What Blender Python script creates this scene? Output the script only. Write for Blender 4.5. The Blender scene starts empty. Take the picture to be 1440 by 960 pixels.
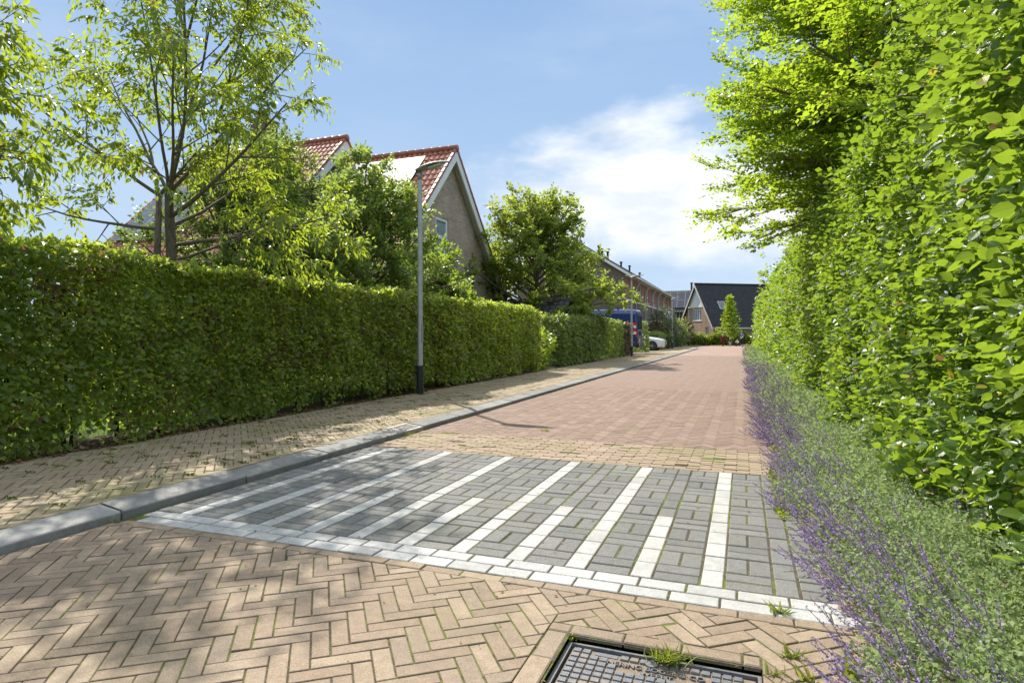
import bpy, bmesh, math, random
import numpy as np
from mathutils import Vector, Matrix, geometry

SC = bpy.context.scene
COL = SC.collection
R = math.radians
rng = np.random.default_rng(7)
random.seed(7)

# ------------------------------------------------------------------ camera
H, YAW, F, CX, HY = 1.12, R(20.7), 860.0, 720.0, 472.0
FW = np.array([-math.sin(YAW), math.cos(YAW), 0.0])
RT = np.array([math.cos(YAW), math.sin(YAW), 0.0])
UP = np.array([0.0, 0.0, 1.0])

def at(px, d, z=0.0):
    """world point at picture column px, depth d metres along the lens axis, height z"""
    p = FW * d + RT * ((px - CX) / F * d)
    return np.array([p[0], p[1], z])

cam = bpy.data.cameras.new("camera")
cam.sensor_width = 36.0
cam.lens = F / 1440 * 36
cam.shift_y = -(480 - HY) / 1440
cam.clip_start = 0.05
cam.clip_end = 3000
camo = bpy.data.objects.new("camera", cam)
COL.objects.link(camo)
camo.location = (0, 0, H)
camo.rotation_euler = (R(90), 0, YAW)
SC.camera = camo

# ------------------------------------------------------------------ render / light
SC.render.engine = 'CYCLES'
SC.cycles.use_denoising = True
SC.cycles.max_bounces = 7
SC.cycles.diffuse_bounces = 3
SC.cycles.glossy_bounces = 2
SC.cycles.transmission_bounces = 4
SC.cycles.transparent_max_bounces = 6
SC.cycles.sample_clamp_indirect = 6
SC.view_settings.view_transform = 'Standard'
SC.view_settings.look = 'None'
SC.view_settings.exposure = 0.76
SC.view_settings.gamma = 1.0
SC.view_settings.use_curve_mapping = False

SUN = Vector((-2.67, 2.57, 4.05)).normalized()
sun = bpy.data.lights.new("sun", 'SUN')
sun.energy = 4.6
sun.angle = R(0.55)
sun.color = (1.0, 0.94, 0.84)
suno = bpy.data.objects.new("sun", sun)
COL.objects.link(suno)
suno.rotation_euler = (-SUN).to_track_quat('-Z', 'Y').to_euler()
suno.location = SUN * 60

world = bpy.data.worlds.new("World")
SC.world = world
world.use_nodes = True
nt = world.node_tree
nt.nodes.clear()
def wn(t, **k):
    n = nt.nodes.new(t)
    for a, b in k.items():
        setattr(n, a, b)
    return n
out = wn('ShaderNodeOutputWorld')
bg = wn('ShaderNodeBackground')
sky = wn('ShaderNodeTexSky', sky_type='NISHITA', sun_disc=False)
sky.sun_elevation = math.asin(SUN.z)
sky.sun_rotation = math.atan2(SUN.x, SUN.y)
sky.air_density = 1.0
sky.dust_density = 0.6
sky.ozone_density = 1.6
bg.inputs['Strength'].default_value = 0.15
tc = wn('ShaderNodeTexCoord')
def vmath(op, a, b=None):
    n = wn('ShaderNodeVectorMath', operation=op)
    for i, v in enumerate((a, b)):
        if v is None: continue
        if hasattr(v, 'is_output'): nt.links.new(v, n.inputs[i])
        else: n.inputs[i].default_value = v
    return n
def smath(op, a, b=None, clamp=False):
    n = wn('ShaderNodeMath', operation=op)
    n.use_clamp = clamp
    for i, v in enumerate((a, b)):
        if v is None: continue
        if hasattr(v, 'is_output'): nt.links.new(v, n.inputs[i])
        else: n.inputs[i].default_value = v
    return n.outputs[0]
def ramp01(v, lo, hi):
    n = wn('ShaderNodeMapRange', interpolation_type='SMOOTHSTEP')
    nt.links.new(v, n.inputs['Value'])
    n.inputs['From Min'].default_value = lo
    n.inputs['From Max'].default_value = hi
    return n.outputs['Result']
gen = tc.outputs['Generated']
# the one big cloud bank: soft region of sky round its middle, broken up by noise
cdir = Vector(FW + RT * (235 / F) + UP * (172 / F)).normalized()
rel = vmath('SUBTRACT', gen, tuple(cdir)).outputs[0]
noi = wn('ShaderNodeTexNoise')
noi.inputs['Scale'].default_value = 3.2
noi.inputs['Detail'].default_value = 7
noi.inputs['Roughness'].default_value = 0.55
st = vmath('MULTIPLY', gen, (1.0, 1.0, 2.6)).outputs[0]
nt.links.new(st, noi.inputs['Vector'])
sc = vmath('MULTIPLY', rel, (1 / 0.40, 1 / 0.40, 1 / 0.14)).outputs[0]
ln = vmath('LENGTH', sc).outputs['Value']
blob = smath('ADD', smath('SUBTRACT', 1.0, ln), smath('MULTIPLY', smath('SUBTRACT', noi.outputs['Fac'], 0.5), 2.6))
m1 = ramp01(blob, -0.05, 0.70)
noi3 = wn('ShaderNodeTexNoise')
noi3.inputs['Scale'].default_value = 6.5
noi3.inputs['Detail'].default_value = 8
noi3.inputs['Roughness'].default_value = 0.6
nt.links.new(vmath('MULTIPLY', gen, (1.0, 1.0, 2.4)).outputs[0], noi3.inputs['Vector'])
ccol = wn('ShaderNodeMixRGB')
nt.links.new(ramp01(noi3.outputs['Fac'], 0.36, 0.60), ccol.inputs['Fac'])
ccol.inputs['Color1'].default_value = (3.55, 3.75, 4.0, 1)
ccol.inputs['Color2'].default_value = (4.6, 4.65, 4.7, 1)
# thin streaked veil all over
noi2 = wn('ShaderNodeTexNoise')
noi2.inputs['Scale'].default_value = 2.0
noi2.inputs['Detail'].default_value = 6
noi2.inputs['Roughness'].default_value = 0.6
st2 = vmath('MULTIPLY', vmath('ADD', gen, (3.1, 1.7, 0.4)).outputs[0], (1.0, 1.0, 4.5)).outputs[0]
nt.links.new(st2, noi2.inputs['Vector'])
veil = smath('MULTIPLY', ramp01(noi2.outputs['Fac'], 0.38, 0.72), 0.24)
sep = wn('ShaderNodeSeparateXYZ')
nt.links.new(gen, sep.inputs[0])
m2 = veil
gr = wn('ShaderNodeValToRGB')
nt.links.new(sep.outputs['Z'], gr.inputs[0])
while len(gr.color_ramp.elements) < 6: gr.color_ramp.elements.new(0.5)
for e_, (p_, c_) in zip(gr.color_ramp.elements, ((0.0, (0.23, 0.295, 0.37)), (.12, (0.205, 0.272, 0.355)), (.30, (0.158, 0.228, 0.332)), (0.50, (0.118, 0.188, 0.305)), (0.64, (0.30, 0.36, 0.44)), (0.80, (0.50, 0.54, 0.60)))):  # brighter overhead stops, out of view, are added as fill light
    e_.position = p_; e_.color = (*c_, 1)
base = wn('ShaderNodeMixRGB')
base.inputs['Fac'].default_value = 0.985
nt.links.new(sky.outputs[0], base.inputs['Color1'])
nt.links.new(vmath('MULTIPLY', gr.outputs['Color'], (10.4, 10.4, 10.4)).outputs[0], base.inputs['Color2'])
mixA = wn('ShaderNodeMixRGB')
nt.links.new(m2, mixA.inputs['Fac'])
nt.links.new(base.outputs[0], mixA.inputs['Color1'])
mixA.inputs['Color2'].default_value = (2.9, 3.3, 3.9, 1)
mixB = wn('ShaderNodeMixRGB')
nt.links.new(smath('MULTIPLY', m1, 0.93), mixB.inputs['Fac'])
nt.links.new(mixA.outputs[0], mixB.inputs['Color1'])
nt.links.new(ccol.outputs[0], mixB.inputs['Color2'])
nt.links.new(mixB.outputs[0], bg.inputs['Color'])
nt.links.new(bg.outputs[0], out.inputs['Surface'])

# ------------------------------------------------------------------ object helpers
ROOTM = {}
def tag(o, label=None, cat=None, group=None, kind=None):
    if label: o['label'] = label
    if cat: o['category'] = cat
    if group: o['group'] = group
    if kind: o['kind'] = kind
    return o

def thing(name, label, cat, loc=(0, 0, 0), rotz=0.0, group=None):
    o = bpy.data.objects.new(name, None)
    COL.objects.link(o)
    o.location = tuple(float(v) for v in loc)
    o.rotation_euler = (0, 0, rotz)
    o.empty_display_size = 0.2
    ROOTM[o.name] = Matrix.Translation(o.location) @ Matrix.Rotation(rotz, 4, 'Z')
    return tag(o, label, cat, group)

def rootinv(parent):
    return ROOTM.get(parent.name, Matrix.Identity(4)).inverted() if parent else Matrix.Identity(4)

def link(name, me, mats, parent=None, world=True):
    """link a mesh; when its parent is a placed thing, world coordinates become the thing's own"""
    if not isinstance(mats, (list, tuple)): mats = [mats]
    for m in mats: me.materials.append(m)
    if parent is not None and world:
        me.transform(rootinv(parent))
    o = bpy.data.objects.new(name, me)
    COL.objects.link(o)
    if parent is not None:
        o.parent = parent
        ROOTM[o.name] = ROOTM.get(parent.name, Matrix.Identity(4))
    return o

def dup(root, loc, rotz=None, label=None):
    r = root.copy(); COL.objects.link(r)
    r.location = loc
    if rotz is not None: r.rotation_euler = (0, 0, rotz)
    if label: r['label'] = label
    for ch in list(root.children):
        c = ch.copy(); COL.objects.link(c); c.parent = r
        for g in list(ch.children):
            d = g.copy(); COL.objects.link(d); d.parent = c
    return r

class MB:
    def __init__(s):
        s.v = []; s.f = []; s.m = []
    def add(s, verts, faces, m=0):
        b = len(s.v)
        s.v.extend([tuple(float(c) for c in q) for q in verts])
        for fc in faces:
            s.f.append([b + i for i in fc]); s.m.append(m)
        return s
    def box(s, a, b, m=0):
        x0, y0, z0 = a; x1, y1, z1 = b
        return s.add([(x0,y0,z0),(x1,y0,z0),(x1,y1,z0),(x0,y1,z0),(x0,y0,z1),(x1,y0,z1),(x1,y1,z1),(x0,y1,z1)],
                     [(0,3,2,1),(4,5,6,7),(0,1,5,4),(1,2,6,5),(2,3,7,6),(3,0,4,7)], m)
    def hexa(s, p, m=0):
        """eight corners, bottom ring then top ring"""
        return s.add(p, [(0,3,2,1),(4,5,6,7),(0,1,5,4),(1,2,6,5),(2,3,7,6),(3,0,4,7)], m)
    def prism(s, poly, off, m=0):
        """flat outline (list of 3d points) given a thickness vector"""
        n = len(poly); off = np.array(off, float)
        v = [np.array(p, float) for p in poly]
        vs = v + [p + off for p in v]
        fs = [tuple(range(n))[::-1], tuple(range(n, 2*n))] + [(i, (i+1) % n, n+(i+1) % n, n+i) for i in range(n)]
        return s.add(vs, fs, m)
    def tube(s, pts, rad, n=8, m=0, caps=True):
        pts = [np.array(p, float) for p in pts]
        if not hasattr(rad, '__len__'): rad = [rad] * len(pts)
        vs = []; N = len(pts)
        ref = None
        for i, p in enumerate(pts):
            t = pts[min(i+1, N-1)] - pts[max(i-1, 0)]
            t = t / (np.linalg.norm(t) + 1e-9)
            if ref is None:
                ref = np.array([1.0, 0, 0]) if abs(t[0]) < 0.8 else np.array([0, 1.0, 0])
            a = np.cross(t, ref); a /= np.linalg.norm(a) + 1e-9
            b = np.cross(t, a); ref = -np.cross(t, a) if False else ref
            for k in range(n):
                q = 2 * math.pi * k / n
                vs.append(p + rad[i] * (a * math.cos(q) + b * math.sin(q)))
        fs = []
        for i in range(N-1):
            for k in range(n):
                k2 = (k+1) % n
                fs.append((i*n+k, i*n+k2, (i+1)*n+k2, (i+1)*n+k))
        if caps:
            fs.append(tuple(range(n))[::-1]); fs.append(tuple(range((N-1)*n, N*n)))
        return s.add(vs, fs, m)
    def ball(s, c, r, m=0, nu=10, nv=7, sc=(1, 1, 1)):
        vs = []; fs = []
        for j in range(nv+1):
            th = math.pi * j / nv
            for i in range(nu):
                ph = 2*math.pi*i/nu
                vs.append((c[0]+r*sc[0]*math.sin(th)*math.cos(ph), c[1]+r*sc[1]*math.sin(th)*math.sin(ph), c[2]+r*sc[2]*math.cos(th)))
        for j in range(nv):
            for i in range(nu):
                i2 = (i+1) % nu
                fs.append((j*nu+i, (j+1)*nu+i, (j+1)*nu+i2, j*nu+i2))
        return s.add(vs, fs, m)
    def mesh(s, name, smooth=False, bevel=0.0):
        me = bpy.data.meshes.new(name)
        me.from_pydata(s.v, [], s.f)
        me.polygons.foreach_set('material_index', s.m)
        bm = bmesh.new(); bm.from_mesh(me)
        if bevel:
            bmesh.ops.remove_doubles(bm, verts=bm.verts, dist=1e-5)
            es = [e for e in bm.edges if len(e.link_faces) == 2 and e.calc_face_angle(0) > 0.4]
            bmesh.ops.bevel(bm, geom=es, offset=bevel, segments=2, profile=0.6, affect='EDGES', clamp_overlap=True)
        bmesh.ops.recalc_face_normals(bm, faces=bm.faces)
        bm.to_mesh(me); bm.free()
        if smooth: me.polygons.foreach_set('use_smooth', [True] * len(me.polygons))
        me.update()
        return me
    def build(s, name, mats, parent=None, world=True, smooth=False, bevel=0.0):
        return link(name, s.mesh(name, smooth, bevel), mats, parent, world)

# ------------------------------------------------------------------ material helpers
class NT:
    def __init__(s, name):
        s.m = bpy.data.materials.new(name); s.m.use_nodes = True
        s.t = s.m.node_tree; s.t.nodes.clear()
        s.out = s.n('ShaderNodeOutputMaterial')
    def n(s, t, ins=None, **k):
        q = s.t.nodes.new(t)
        for a, b in k.items(): setattr(q, a, b)
        for a, b in (ins or {}).items(): s.set(q.inputs[a], b)
        return q
    def set(s, sock, v):
        if hasattr(v, 'is_output'): s.t.links.new(v, sock)
        else: sock.default_value = v
    def noise(s, vec, scale, detail=3, rough=0.55):
        q = s.n('ShaderNodeTexNoise', {'Scale': scale, 'Detail': detail, 'Roughness': rough})
        if vec is not None: s.set(q.inputs['Vector'], vec)
        return q.outputs['Fac']
    def ramp(s, fac, stops, interp='LINEAR'):
        q = s.n('ShaderNodeValToRGB'); s.set(q.inputs[0], fac)
        cr = q.color_ramp; cr.interpolation = interp
        while len(cr.elements) < len(stops): cr.elements.new(0.5)
        for e, (p, c) in zip(cr.elements, stops):
            e.position = p; e.color = (*c, 1) if len(c) == 3 else c
        return q.outputs['Color']
    def mix(s, fac, a, b, mode='MIX'):
        q = s.n('ShaderNodeMixRGB', blend_type=mode)
        for i, v in ((0, fac), (1, a), (2, b)):
            if not hasattr(v, 'is_output') and hasattr(v, '__len__') and len(v) == 3: v = (*v, 1)
            s.set(q.inputs[i], v)
        return q.outputs[0]
    def math(s, op, a, b=0.0, clamp=False):
        q = s.n('ShaderNodeMath', operation=op); q.use_clamp = clamp
        s.set(q.inputs[0], a); s.set(q.inputs[1], b)
        return q.outputs[0]
    def rng(s, v, lo, hi, a=0.0, b=1.0):
        q = s.n('ShaderNodeMapRange', {'Value': v, 'From Min': lo, 'From Max': hi, 'To Min': a, 'To Max': b})
        return q.outputs['Result']
    def bump(s, h, strength=0.3, dist=0.01):
        return s.n('ShaderNodeBump', {'Height': h, 'Strength': strength, 'Distance': dist}).outputs[0]
    def bsdf(s, col, rough=0.6, spec=0.4, metal=0.0, normal=None, **k):
        if not hasattr(col, 'is_output') and len(col) == 3: col = (*col, 1)
        q = s.n('ShaderNodeBsdfPrincipled', {'Base Color': col, 'Roughness': rough, 'Specular IOR Level': spec, 'Metallic': metal})
        if normal is not None: s.set(q.inputs['Normal'], normal)
        for a, b in k.items(): s.set(q.inputs[a.replace('_', ' ')], b)
        return q.outputs[0]
    def done(s, sh):
        s.t.links.new(sh, s.out.inputs['Surface']); return s.m

def plain(name, col, rough=0.5, spec=0.4, metal=0.0, var=0.12, scale=9.0, bump=0.0):
    t = NT(name)
    co = t.n('ShaderNodeTexCoord').outputs['Object']
    f = t.noise(co, scale, 4)
    dark = tuple(c * (1 - var) for c in col); lite = tuple(min(1, c * (1 + var)) for c in col)
    c = t.ramp(f, [(0.3, dark), (0.7, lite)])
    nm = t.bump(t.noise(co, scale * 12, 3), bump, 0.004) if bump else None
    return t.done(t.bsdf(c, rough, spec, metal, nm))

def paver(name, tones, dirt=(0.12, 0.10, 0.07), dirtamt=0.35, moss=0.0, rough=0.85, grain=0.25, speck=0.0):
    t = NT(name)
    g = t.n('ShaderNodeNewGeometry')
    pos = g.outputs['Position']
    n = len(tones)
    c = t.ramp(g.outputs['Random Per Island'], [((i + 0.0) / n, q) for i, q in enumerate(tones)], 'LINEAR')
    fine = t.noise(pos, 160, 4, 0.7)
    c = t.mix(grain * 2, c, t.ramp(fine, [(0.25, (0.55, 0.55, 0.55)), (0.75, (1.3, 1.3, 1.3))]), 'MULTIPLY')
    mid = t.noise(pos, 22, 4, 0.65)
    c = t.mix(1.0, c, t.ramp(mid, [(0.3, (0.84, 0.83, 0.82)), (0.7, (1.1, 1.1, 1.1))]), 'MULTIPLY')
    if speck:
        sp = t.rng(t.noise(pos, 420, 1, 0.5), 0.66, 0.72)
        c = t.mix(t.math('MULTIPLY', sp, speck), c, (0.62, 0.62, 0.60))
    big = t.rng(t.noise(pos, 1.7, 5, 0.62), 0.46, 0.75)
    c = t.mix(t.math('MULTIPLY', big, dirtamt), c, dirt)
    if moss:
        ms = t.rng(t.math('ADD', t.noise(pos, 1.1, 3), t.math('MULTIPLY', t.noise(pos, 60, 3), 0.25)), 0.62, 0.8)
        c = t.mix(t.math('MULTIPLY', ms, moss), c, (0.16, 0.17, 0.05))
    h = t.math('ADD', t.math('MULTIPLY', fine, 0.6), t.math('MULTIPLY', mid, 0.8))
    return t.done(t.bsdf(c, rough, 0.25, 0, t.bump(h, 0.35, 0.004)))

def leafmat(name, tones, trans, tfac=0.42, rough=0.42, spec=0.45, brown=0.0, patch=0.0, browncol=(0.20, 0.10, 0.045), veins=False, yellow=0.0):
    t = NT(name)
    g = t.n('ShaderNodeNewGeometry')
    pos = g.outputs['Position']
    rnd = g.outputs['Random Per Island']
    n = len(tones)
    c = t.ramp(rnd, [(i / max(1, n - 1), q) for i, q in enumerate(tones)])
    big = t.noise(pos, 0.9, 3)
    c = t.mix(1.0, c, t.ramp(big, [(0.3, (0.80, 0.84, 0.85)), (0.7, (1.18, 1.14, 1.0))]), 'MULTIPLY')
    tcol = t.mix(1.0, c, (*trans, 1), 'MULTIPLY')
    tint = t.n('ShaderNodeMixRGB', {'Fac': 0.75, 'Color1': c, 'Color2': (*trans, 1)}).outputs[0]
    if brown:
        r2 = t.math('FRACT', t.math('MULTIPLY', rnd, 37.73))
        pn = t.rng(t.noise(pos, 1.6, 3), 0.5, 0.72) if patch else 1.0
        b = t.math('LESS_THAN', r2, t.math('ADD', brown, t.math('MULTIPLY', pn, patch)) if patch else brown)
        c = t.mix(b, c, browncol); tint = t.mix(b, tint, tuple(k * 1.5 for k in browncol))
    if yellow:
        r3 = t.math('FRACT', t.math('MULTIPLY', rnd, 91.17))
        b = t.math('LESS_THAN', r3, yellow)
        c = t.mix(b, c, (0.40, 0.36, 0.03)); tint = t.mix(b, tint, (0.6, 0.5, 0.05))
    nm = None
    if veins:
        uv = t.n('ShaderNodeUVMap').outputs[0]
        sx = t.n('ShaderNodeSeparateXYZ'); t.set(sx.inputs[0], uv)
        au = t.math('ABSOLUTE', sx.outputs['X'])
        w = t.math('SINE', t.math('MULTIPLY', t.math('SUBTRACT', sx.outputs['Y'], t.math('MULTIPLY', au, 0.55)), 52.0))
        mid = t.rng(au, 0.0, 0.05, 1.0, 0.0)
        nm = t.bump(t.math('ADD', t.math('MULTIPLY', w, 0.5), t.math('MULTIPLY', mid, -1.0)), 0.45, 0.003)
        vein = t.math('MAXIMUM', mid, t.rng(w, 0.75, 1.0, 0.0, 0.45), True)
        c = t.mix(t.math('MULTIPLY', vein, 0.35), c, (0.30, 0.42, 0.10))
        tint = t.mix(t.math('MULTIPLY', vein, 0.35), tint, (0.12, 0.22, 0.02))
    a = t.bsdf(c, rough, spec, 0, nm)
    b = t.n('ShaderNodeBsdfTranslucent', {'Color': tint})
    if nm is not None: t.set(b.inputs['Normal'], nm)
    mx = t.n('ShaderNodeMixShader', {0: tfac})
    t.t.links.new(a, mx.inputs[1]); t.t.links.new(b.outputs[0], mx.inputs[2])
    return t.done(mx.outputs[0])

def barkmat(name, col):
    t = NT(name)
    co = t.n('ShaderNodeNewGeometry').outputs['Position']
    mp = t.n('ShaderNodeMapping', {'Vector': co, 'Scale': (1, 1, 0.3)}).outputs[0]
    f = t.noise(mp, 38, 5, 0.65)
    c = t.ramp(f, [(0.3, tuple(k * 0.5 for k in col)), (0.7, tuple(k * 1.35 for k in col))])
    return t.done(t.bsdf(c, 0.9, 0.2, 0, t.bump(f, 0.7, 0.01)))

def brickwall(name, tones, mortar, bw=0.21, bh=0.0625, sat=1.0):
    t = NT(name)
    co = t.n('ShaderNodeTexCoord').outputs['Object']
    s = t.n('ShaderNodeSeparateXYZ'); t.set(s.inputs[0], co)
    cb = t.n('ShaderNodeCombineXYZ', {'X': t.math('ADD', s.outputs['X'], s.outputs['Y']), 'Y': s.outputs['Z']}).outputs[0]
    b = t.n('ShaderNodeTexBrick', {'Vector': cb, 'Color1': (*tones[0], 1), 'Color2': (*tones[1], 1), 'Mortar': (*mortar, 1),
            'Scale': 1.0, 'Mortar Size': 0.007, 'Mortar Smooth': 0.15, 'Bias': 0.0, 'Brick Width': bw, 'Row Height': bh})
    c = t.mix(1.0, b.outputs['Color'], t.ramp(t.noise(co, 1.3, 4), [(0.3, (0.85, 0.85, 0.86)), (0.7, (1.12, 1.1, 1.08))]), 'MULTIPLY')
    c = t.mix(0.5, c, t.ramp(t.noise(cb, 14, 3), [(0.3, (0.75, 0.75, 0.75)), (0.7, (1.25, 1.25, 1.25))]), 'MULTIPLY')
    return t.done(t.bsdf(c, 0.88, 0.2, 0, t.bump(b.outputs['Fac'], -0.5, 0.006)))

M = {}
M['glass'] = NT('window_glass'); M['glass'] = M['glass'].done(M['glass'].bsdf((0.06, 0.075, 0.09), 0.04, 0.9))
M['white_paint'] = plain('white_paint', (0.78, 0.77, 0.74), 0.45, 0.4, var=0.05, scale=3)
M['cream_paint'] = plain('cream_paint', (0.62, 0.58, 0.49), 0.5, 0.4, var=0.06, scale=3)
M['grey_metal'] = plain('galvanised_metal', (0.46, 0.47, 0.48), 0.42, 0.5, 0.35, var=0.14, scale=14)
M['lamp_metal'] = plain('lamp_head_metal', (0.30, 0.31, 0.31), 0.45, 0.5, 0.3, var=0.1)
M['black_sleeve'] = plain('black_sleeve', (0.022, 0.023, 0.026), 0.55, 0.4, var=0.3, scale=20)
M['lens'] = plain('lamp_lens', (0.45, 0.47, 0.42), 0.15, 0.6, var=0.05)
M['rubber'] = plain('tyre_rubber', (0.018, 0.018, 0.019), 0.8, 0.25)
M['alloy'] = plain('alloy', (0.5, 0.5, 0.52), 0.3, 0.5, 0.8)
M['dark_trim'] = plain('dark_trim', (0.03, 0.03, 0.033), 0.5, 0.4)
M['bark'] = barkmat('tree_bark', (0.17, 0.135, 0.10))
M['hedge_bark'] = barkmat('hedge_bark', (0.085, 0.062, 0.045))
# ------------------------------------------------------------------ paving
KX = -3.55          # foot of the kerb
PZ = 0.065          # pavement level
TY0, TY1 = 2.70, 5.30   # marked blocks
BY1 = 6.36          # end of the tan band
RX = 0.75           # paving runs under the planting on the right
HOLE = (-0.70, 0.06, 1.55, 2.305)   # manhole opening

def clip_half(poly, a, b, c):
    """keep a*x+b*y <= c"""
    out = []
    n = len(poly)
    for i in range(n):
        p, q = poly[i], poly[(i+1) % n]
        dp, dq = a*p[0]+b*p[1]-c, a*q[0]+b*q[1]-c
        if dp <= 0: out.append(p)
        if (dp < 0 < dq) or (dq < 0 < dp):
            t = dp / (dp - dq)
            out.append((p[0]+(q[0]-p[0])*t, p[1]+(q[1]-p[1])*t))
    return out

def area(p):
    return 0.5 * sum(p[i][0]*p[(i+1) % len(p)][1] - p[(i+1) % len(p)][0]*p[i][1] for i in range(len(p)))

def inset(p, g):
    n = len(p); lines = []
    for i in range(n):
        x0, y0 = p[i]; x1, y1 = p[(i+1) % n]
        l = math.hypot(x1-x0, y1-y0)
        if l < 1e-6: return None
        nx, ny = -(y1-y0)/l, (x1-x0)/l
        lines.append((nx, ny, nx*x0+ny*y0+g))
    out = []
    for i in range(n):
        a, b = lines[i-1], lines[i]
        det = a[0]*b[1]-a[1]*b[0]
        if abs(det) < 1e-4: return None
        out.append(((a[2]*b[1]-a[1]*b[2])/det, (a[0]*b[2]-a[2]*b[0])/det))
    for x, y in out:
        for l in lines:
            if l[0]*x+l[1]*y < l[2]-1e-6: return None
    return out

def rectpoly(x0, y0, x1, y1):
    return [(x0, y0), (x1, y0), (x1, y1), (x0, y1)]

def herringbone(x0, x1, y0, y1, L, ratio, ang, hole=None, cuts=()):
    W = L / ratio
    ca, sa = math.cos(ang), math.sin(ang)
    cx, cy = (x0+x1)/2, (y0+y1)/2
    diag = math.hypot(x1-x0, y1-y0)/2 + L*2
    n = int(diag / W) + 3
    polys = []
    for k in range(-n, n+1):
        jn = int(diag / (2*ratio*W)) + 3
        base = -k / (2*ratio)
        for j in range(int(math.floor(base))-jn, int(math.ceil(base))+jn+1):
            for (u, v, w, h) in ((k+2*ratio*j, k, ratio, 1), (k+ratio+2*ratio*j, k+1-ratio, 1, ratio)):
                mx, my = (u+w/2)*W, (v+h/2)*W
                X, Y = cx+mx*ca-my*sa, cy+mx*sa+my*ca
                if X < x0-L or X > x1+L or Y < y0-L or Y > y1+L: continue
                p = [(cx+a*W*ca-b*W*sa, cy+a*W*sa+b*W*ca) for a, b in ((u, v), (u+w, v), (u+w, v+h), (u, v+h))]
                for h_ in ((-1, 0, -x0), (1, 0, x1), (0, -1, -y0), (0, 1, y1), *cuts):
                    p = clip_half(p, *h_)
                    if len(p) < 3: break
                if len(p) < 3: continue
                if hole and max(q[0] for q in p) > hole[0] and min(q[0] for q in p) < hole[1] and max(q[1] for q in p) > hole[2] and min(q[1] for q in p) < hole[3]:
                    hp = p
                    for h_ in ((-1, 0, -hole[0]), (1, 0, hole[1]), (0, -1, -hole[2]), (0, 1, hole[3])):
                        hp = clip_half(hp, *h_) if len(hp) > 2 else []
                    if len(hp) > 2 and abs(area(hp)) > 1e-5:
                        mid_ = clip_half(clip_half(p, -1, 0, -hole[0]), 1, 0, hole[1])
                        for q in (clip_half(p, 1, 0, hole[0]), clip_half(p, -1, 0, -hole[1]), clip_half(mid_, 0, -1, -hole[3]) if len(mid_) > 2 else []):
                            if len(q) > 2: polys.append(q)
                        continue
                polys.append(p)
    return polys

def pave(mb, polys, z=0.0, joint=0.006, bevel=0.004, m=0, jit=0.0022, tilt=0.004, depth=0.02):
    for p in polys:
        q = []
        for a in p:
            if not q or math.hypot(a[0]-q[-1][0], a[1]-q[-1][1]) > 2e-3: q.append(a)
        if len(q) > 2 and math.hypot(q[0][0]-q[-1][0], q[0][1]-q[-1][1]) < 2e-3: q.pop()
        if len(q) < 3: continue
        if area(q) < 0: q = q[::-1]
        if area(q) < 6e-4: continue
        g = joint/2 * random.uniform(0.75, 1.35)
        lo = inset(q, g); hi = inset(q, g+bevel)
        if not lo or not hi:      # a sliver: shrink it about its middle instead
            ax = sum(a[0] for a in q)/len(q); ay = sum(a[1] for a in q)/len(q)
            s1 = max(.5, 1-g/.03); s2 = s1*.93
            lo = [(ax+(a[0]-ax)*s1, ay+(a[1]-ay)*s1) for a in q]; hi = [(ax+(a[0]-ax)*s2, ay+(a[1]-ay)*s2) for a in q]
        cx = sum(a[0] for a in hi)/len(hi); cy = sum(a[1] for a in hi)/len(hi)
        zz = z + random.gauss(0, jit); tx, ty = random.gauss(0, tilt), random.gauss(0, tilt)
        n = len(lo)
        vs = [(a[0], a[1], z-depth) for a in lo] + [(a[0], a[1], zz-bevel*0.8+tx*(a[0]-cx)+ty*(a[1]-cy)) for a in lo] + \
             [(a[0], a[1], zz+tx*(a[0]-cx)+ty*(a[1]-cy)) for a in hi]
        fs = [tuple(range(2*n, 3*n))]
        for r in (0, 1):
            fs += [(r*n+i, r*n+(i+1) % n, (r+1)*n+(i+1) % n, (r+1)*n+i) for i in range(n)]
        mb.add(vs, fs, m)

def rawbuild(mb, name, mats, **k):
    me = bpy.data.meshes.new(name)
    me.from_pydata(mb.v, [], mb.f)
    me.polygons.foreach_set('material_index', mb.m)
    me.update()
    return tag(link(name, me, mats), **k)

tan = paver('tan_brick_pavers', [(0.265,0.197,0.140),(0.285,0.215,0.152),(0.245,0.184,0.134),(0.305,0.232,0.166),(0.265,0.207,0.155),(0.335,0.258,0.186)],
            dirt=(0.16,0.12,0.09), dirtamt=0.45, moss=0.10, grain=.6, speck=.25)
redp = paver('red_brown_pavers', [(0.225,0.152,0.122),(0.27,0.19,0.155),(0.20,0.135,0.112),(0.30,0.215,0.172),(0.25,0.17,0.137)],
             dirt=(0.205,0.15,0.115), dirtamt=0.6, moss=0.14, grain=.35)
band = paver('ochre_pavers', [(0.29,0.215,0.155),(0.325,0.245,0.178),(0.265,0.195,0.142),(0.35,0.268,0.20)], dirt=(0.30,0.23,0.14), dirtamt=0.4, moss=0.35)
grey = paver('grey_concrete_blocks', [(0.15,0.15,0.147),(0.20,0.197,0.19),(0.135,0.137,0.137),(0.175,0.172,0.166)], dirt=(0.14,0.13,0.105), dirtamt=0.35,
             moss=0.1, grain=0.5, speck=0.75)
white = paver('white_concrete_blocks', [(0.43,0.43,0.42),(0.49,0.485,0.47),(0.39,0.39,0.38),(0.455,0.45,0.435)], dirt=(0.25,0.24,0.22), dirtamt=0.7, moss=0.0, grain=0.5)
walkm = paver('pavement_bricks', [(0.31,0.245,0.165),(0.36,0.285,0.195),(0.28,0.225,0.155),(0.39,0.315,0.22),(0.33,0.25,0.175)], dirt=(0.16,0.135,0.08), dirtamt=0.55, moss=0.42)

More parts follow.
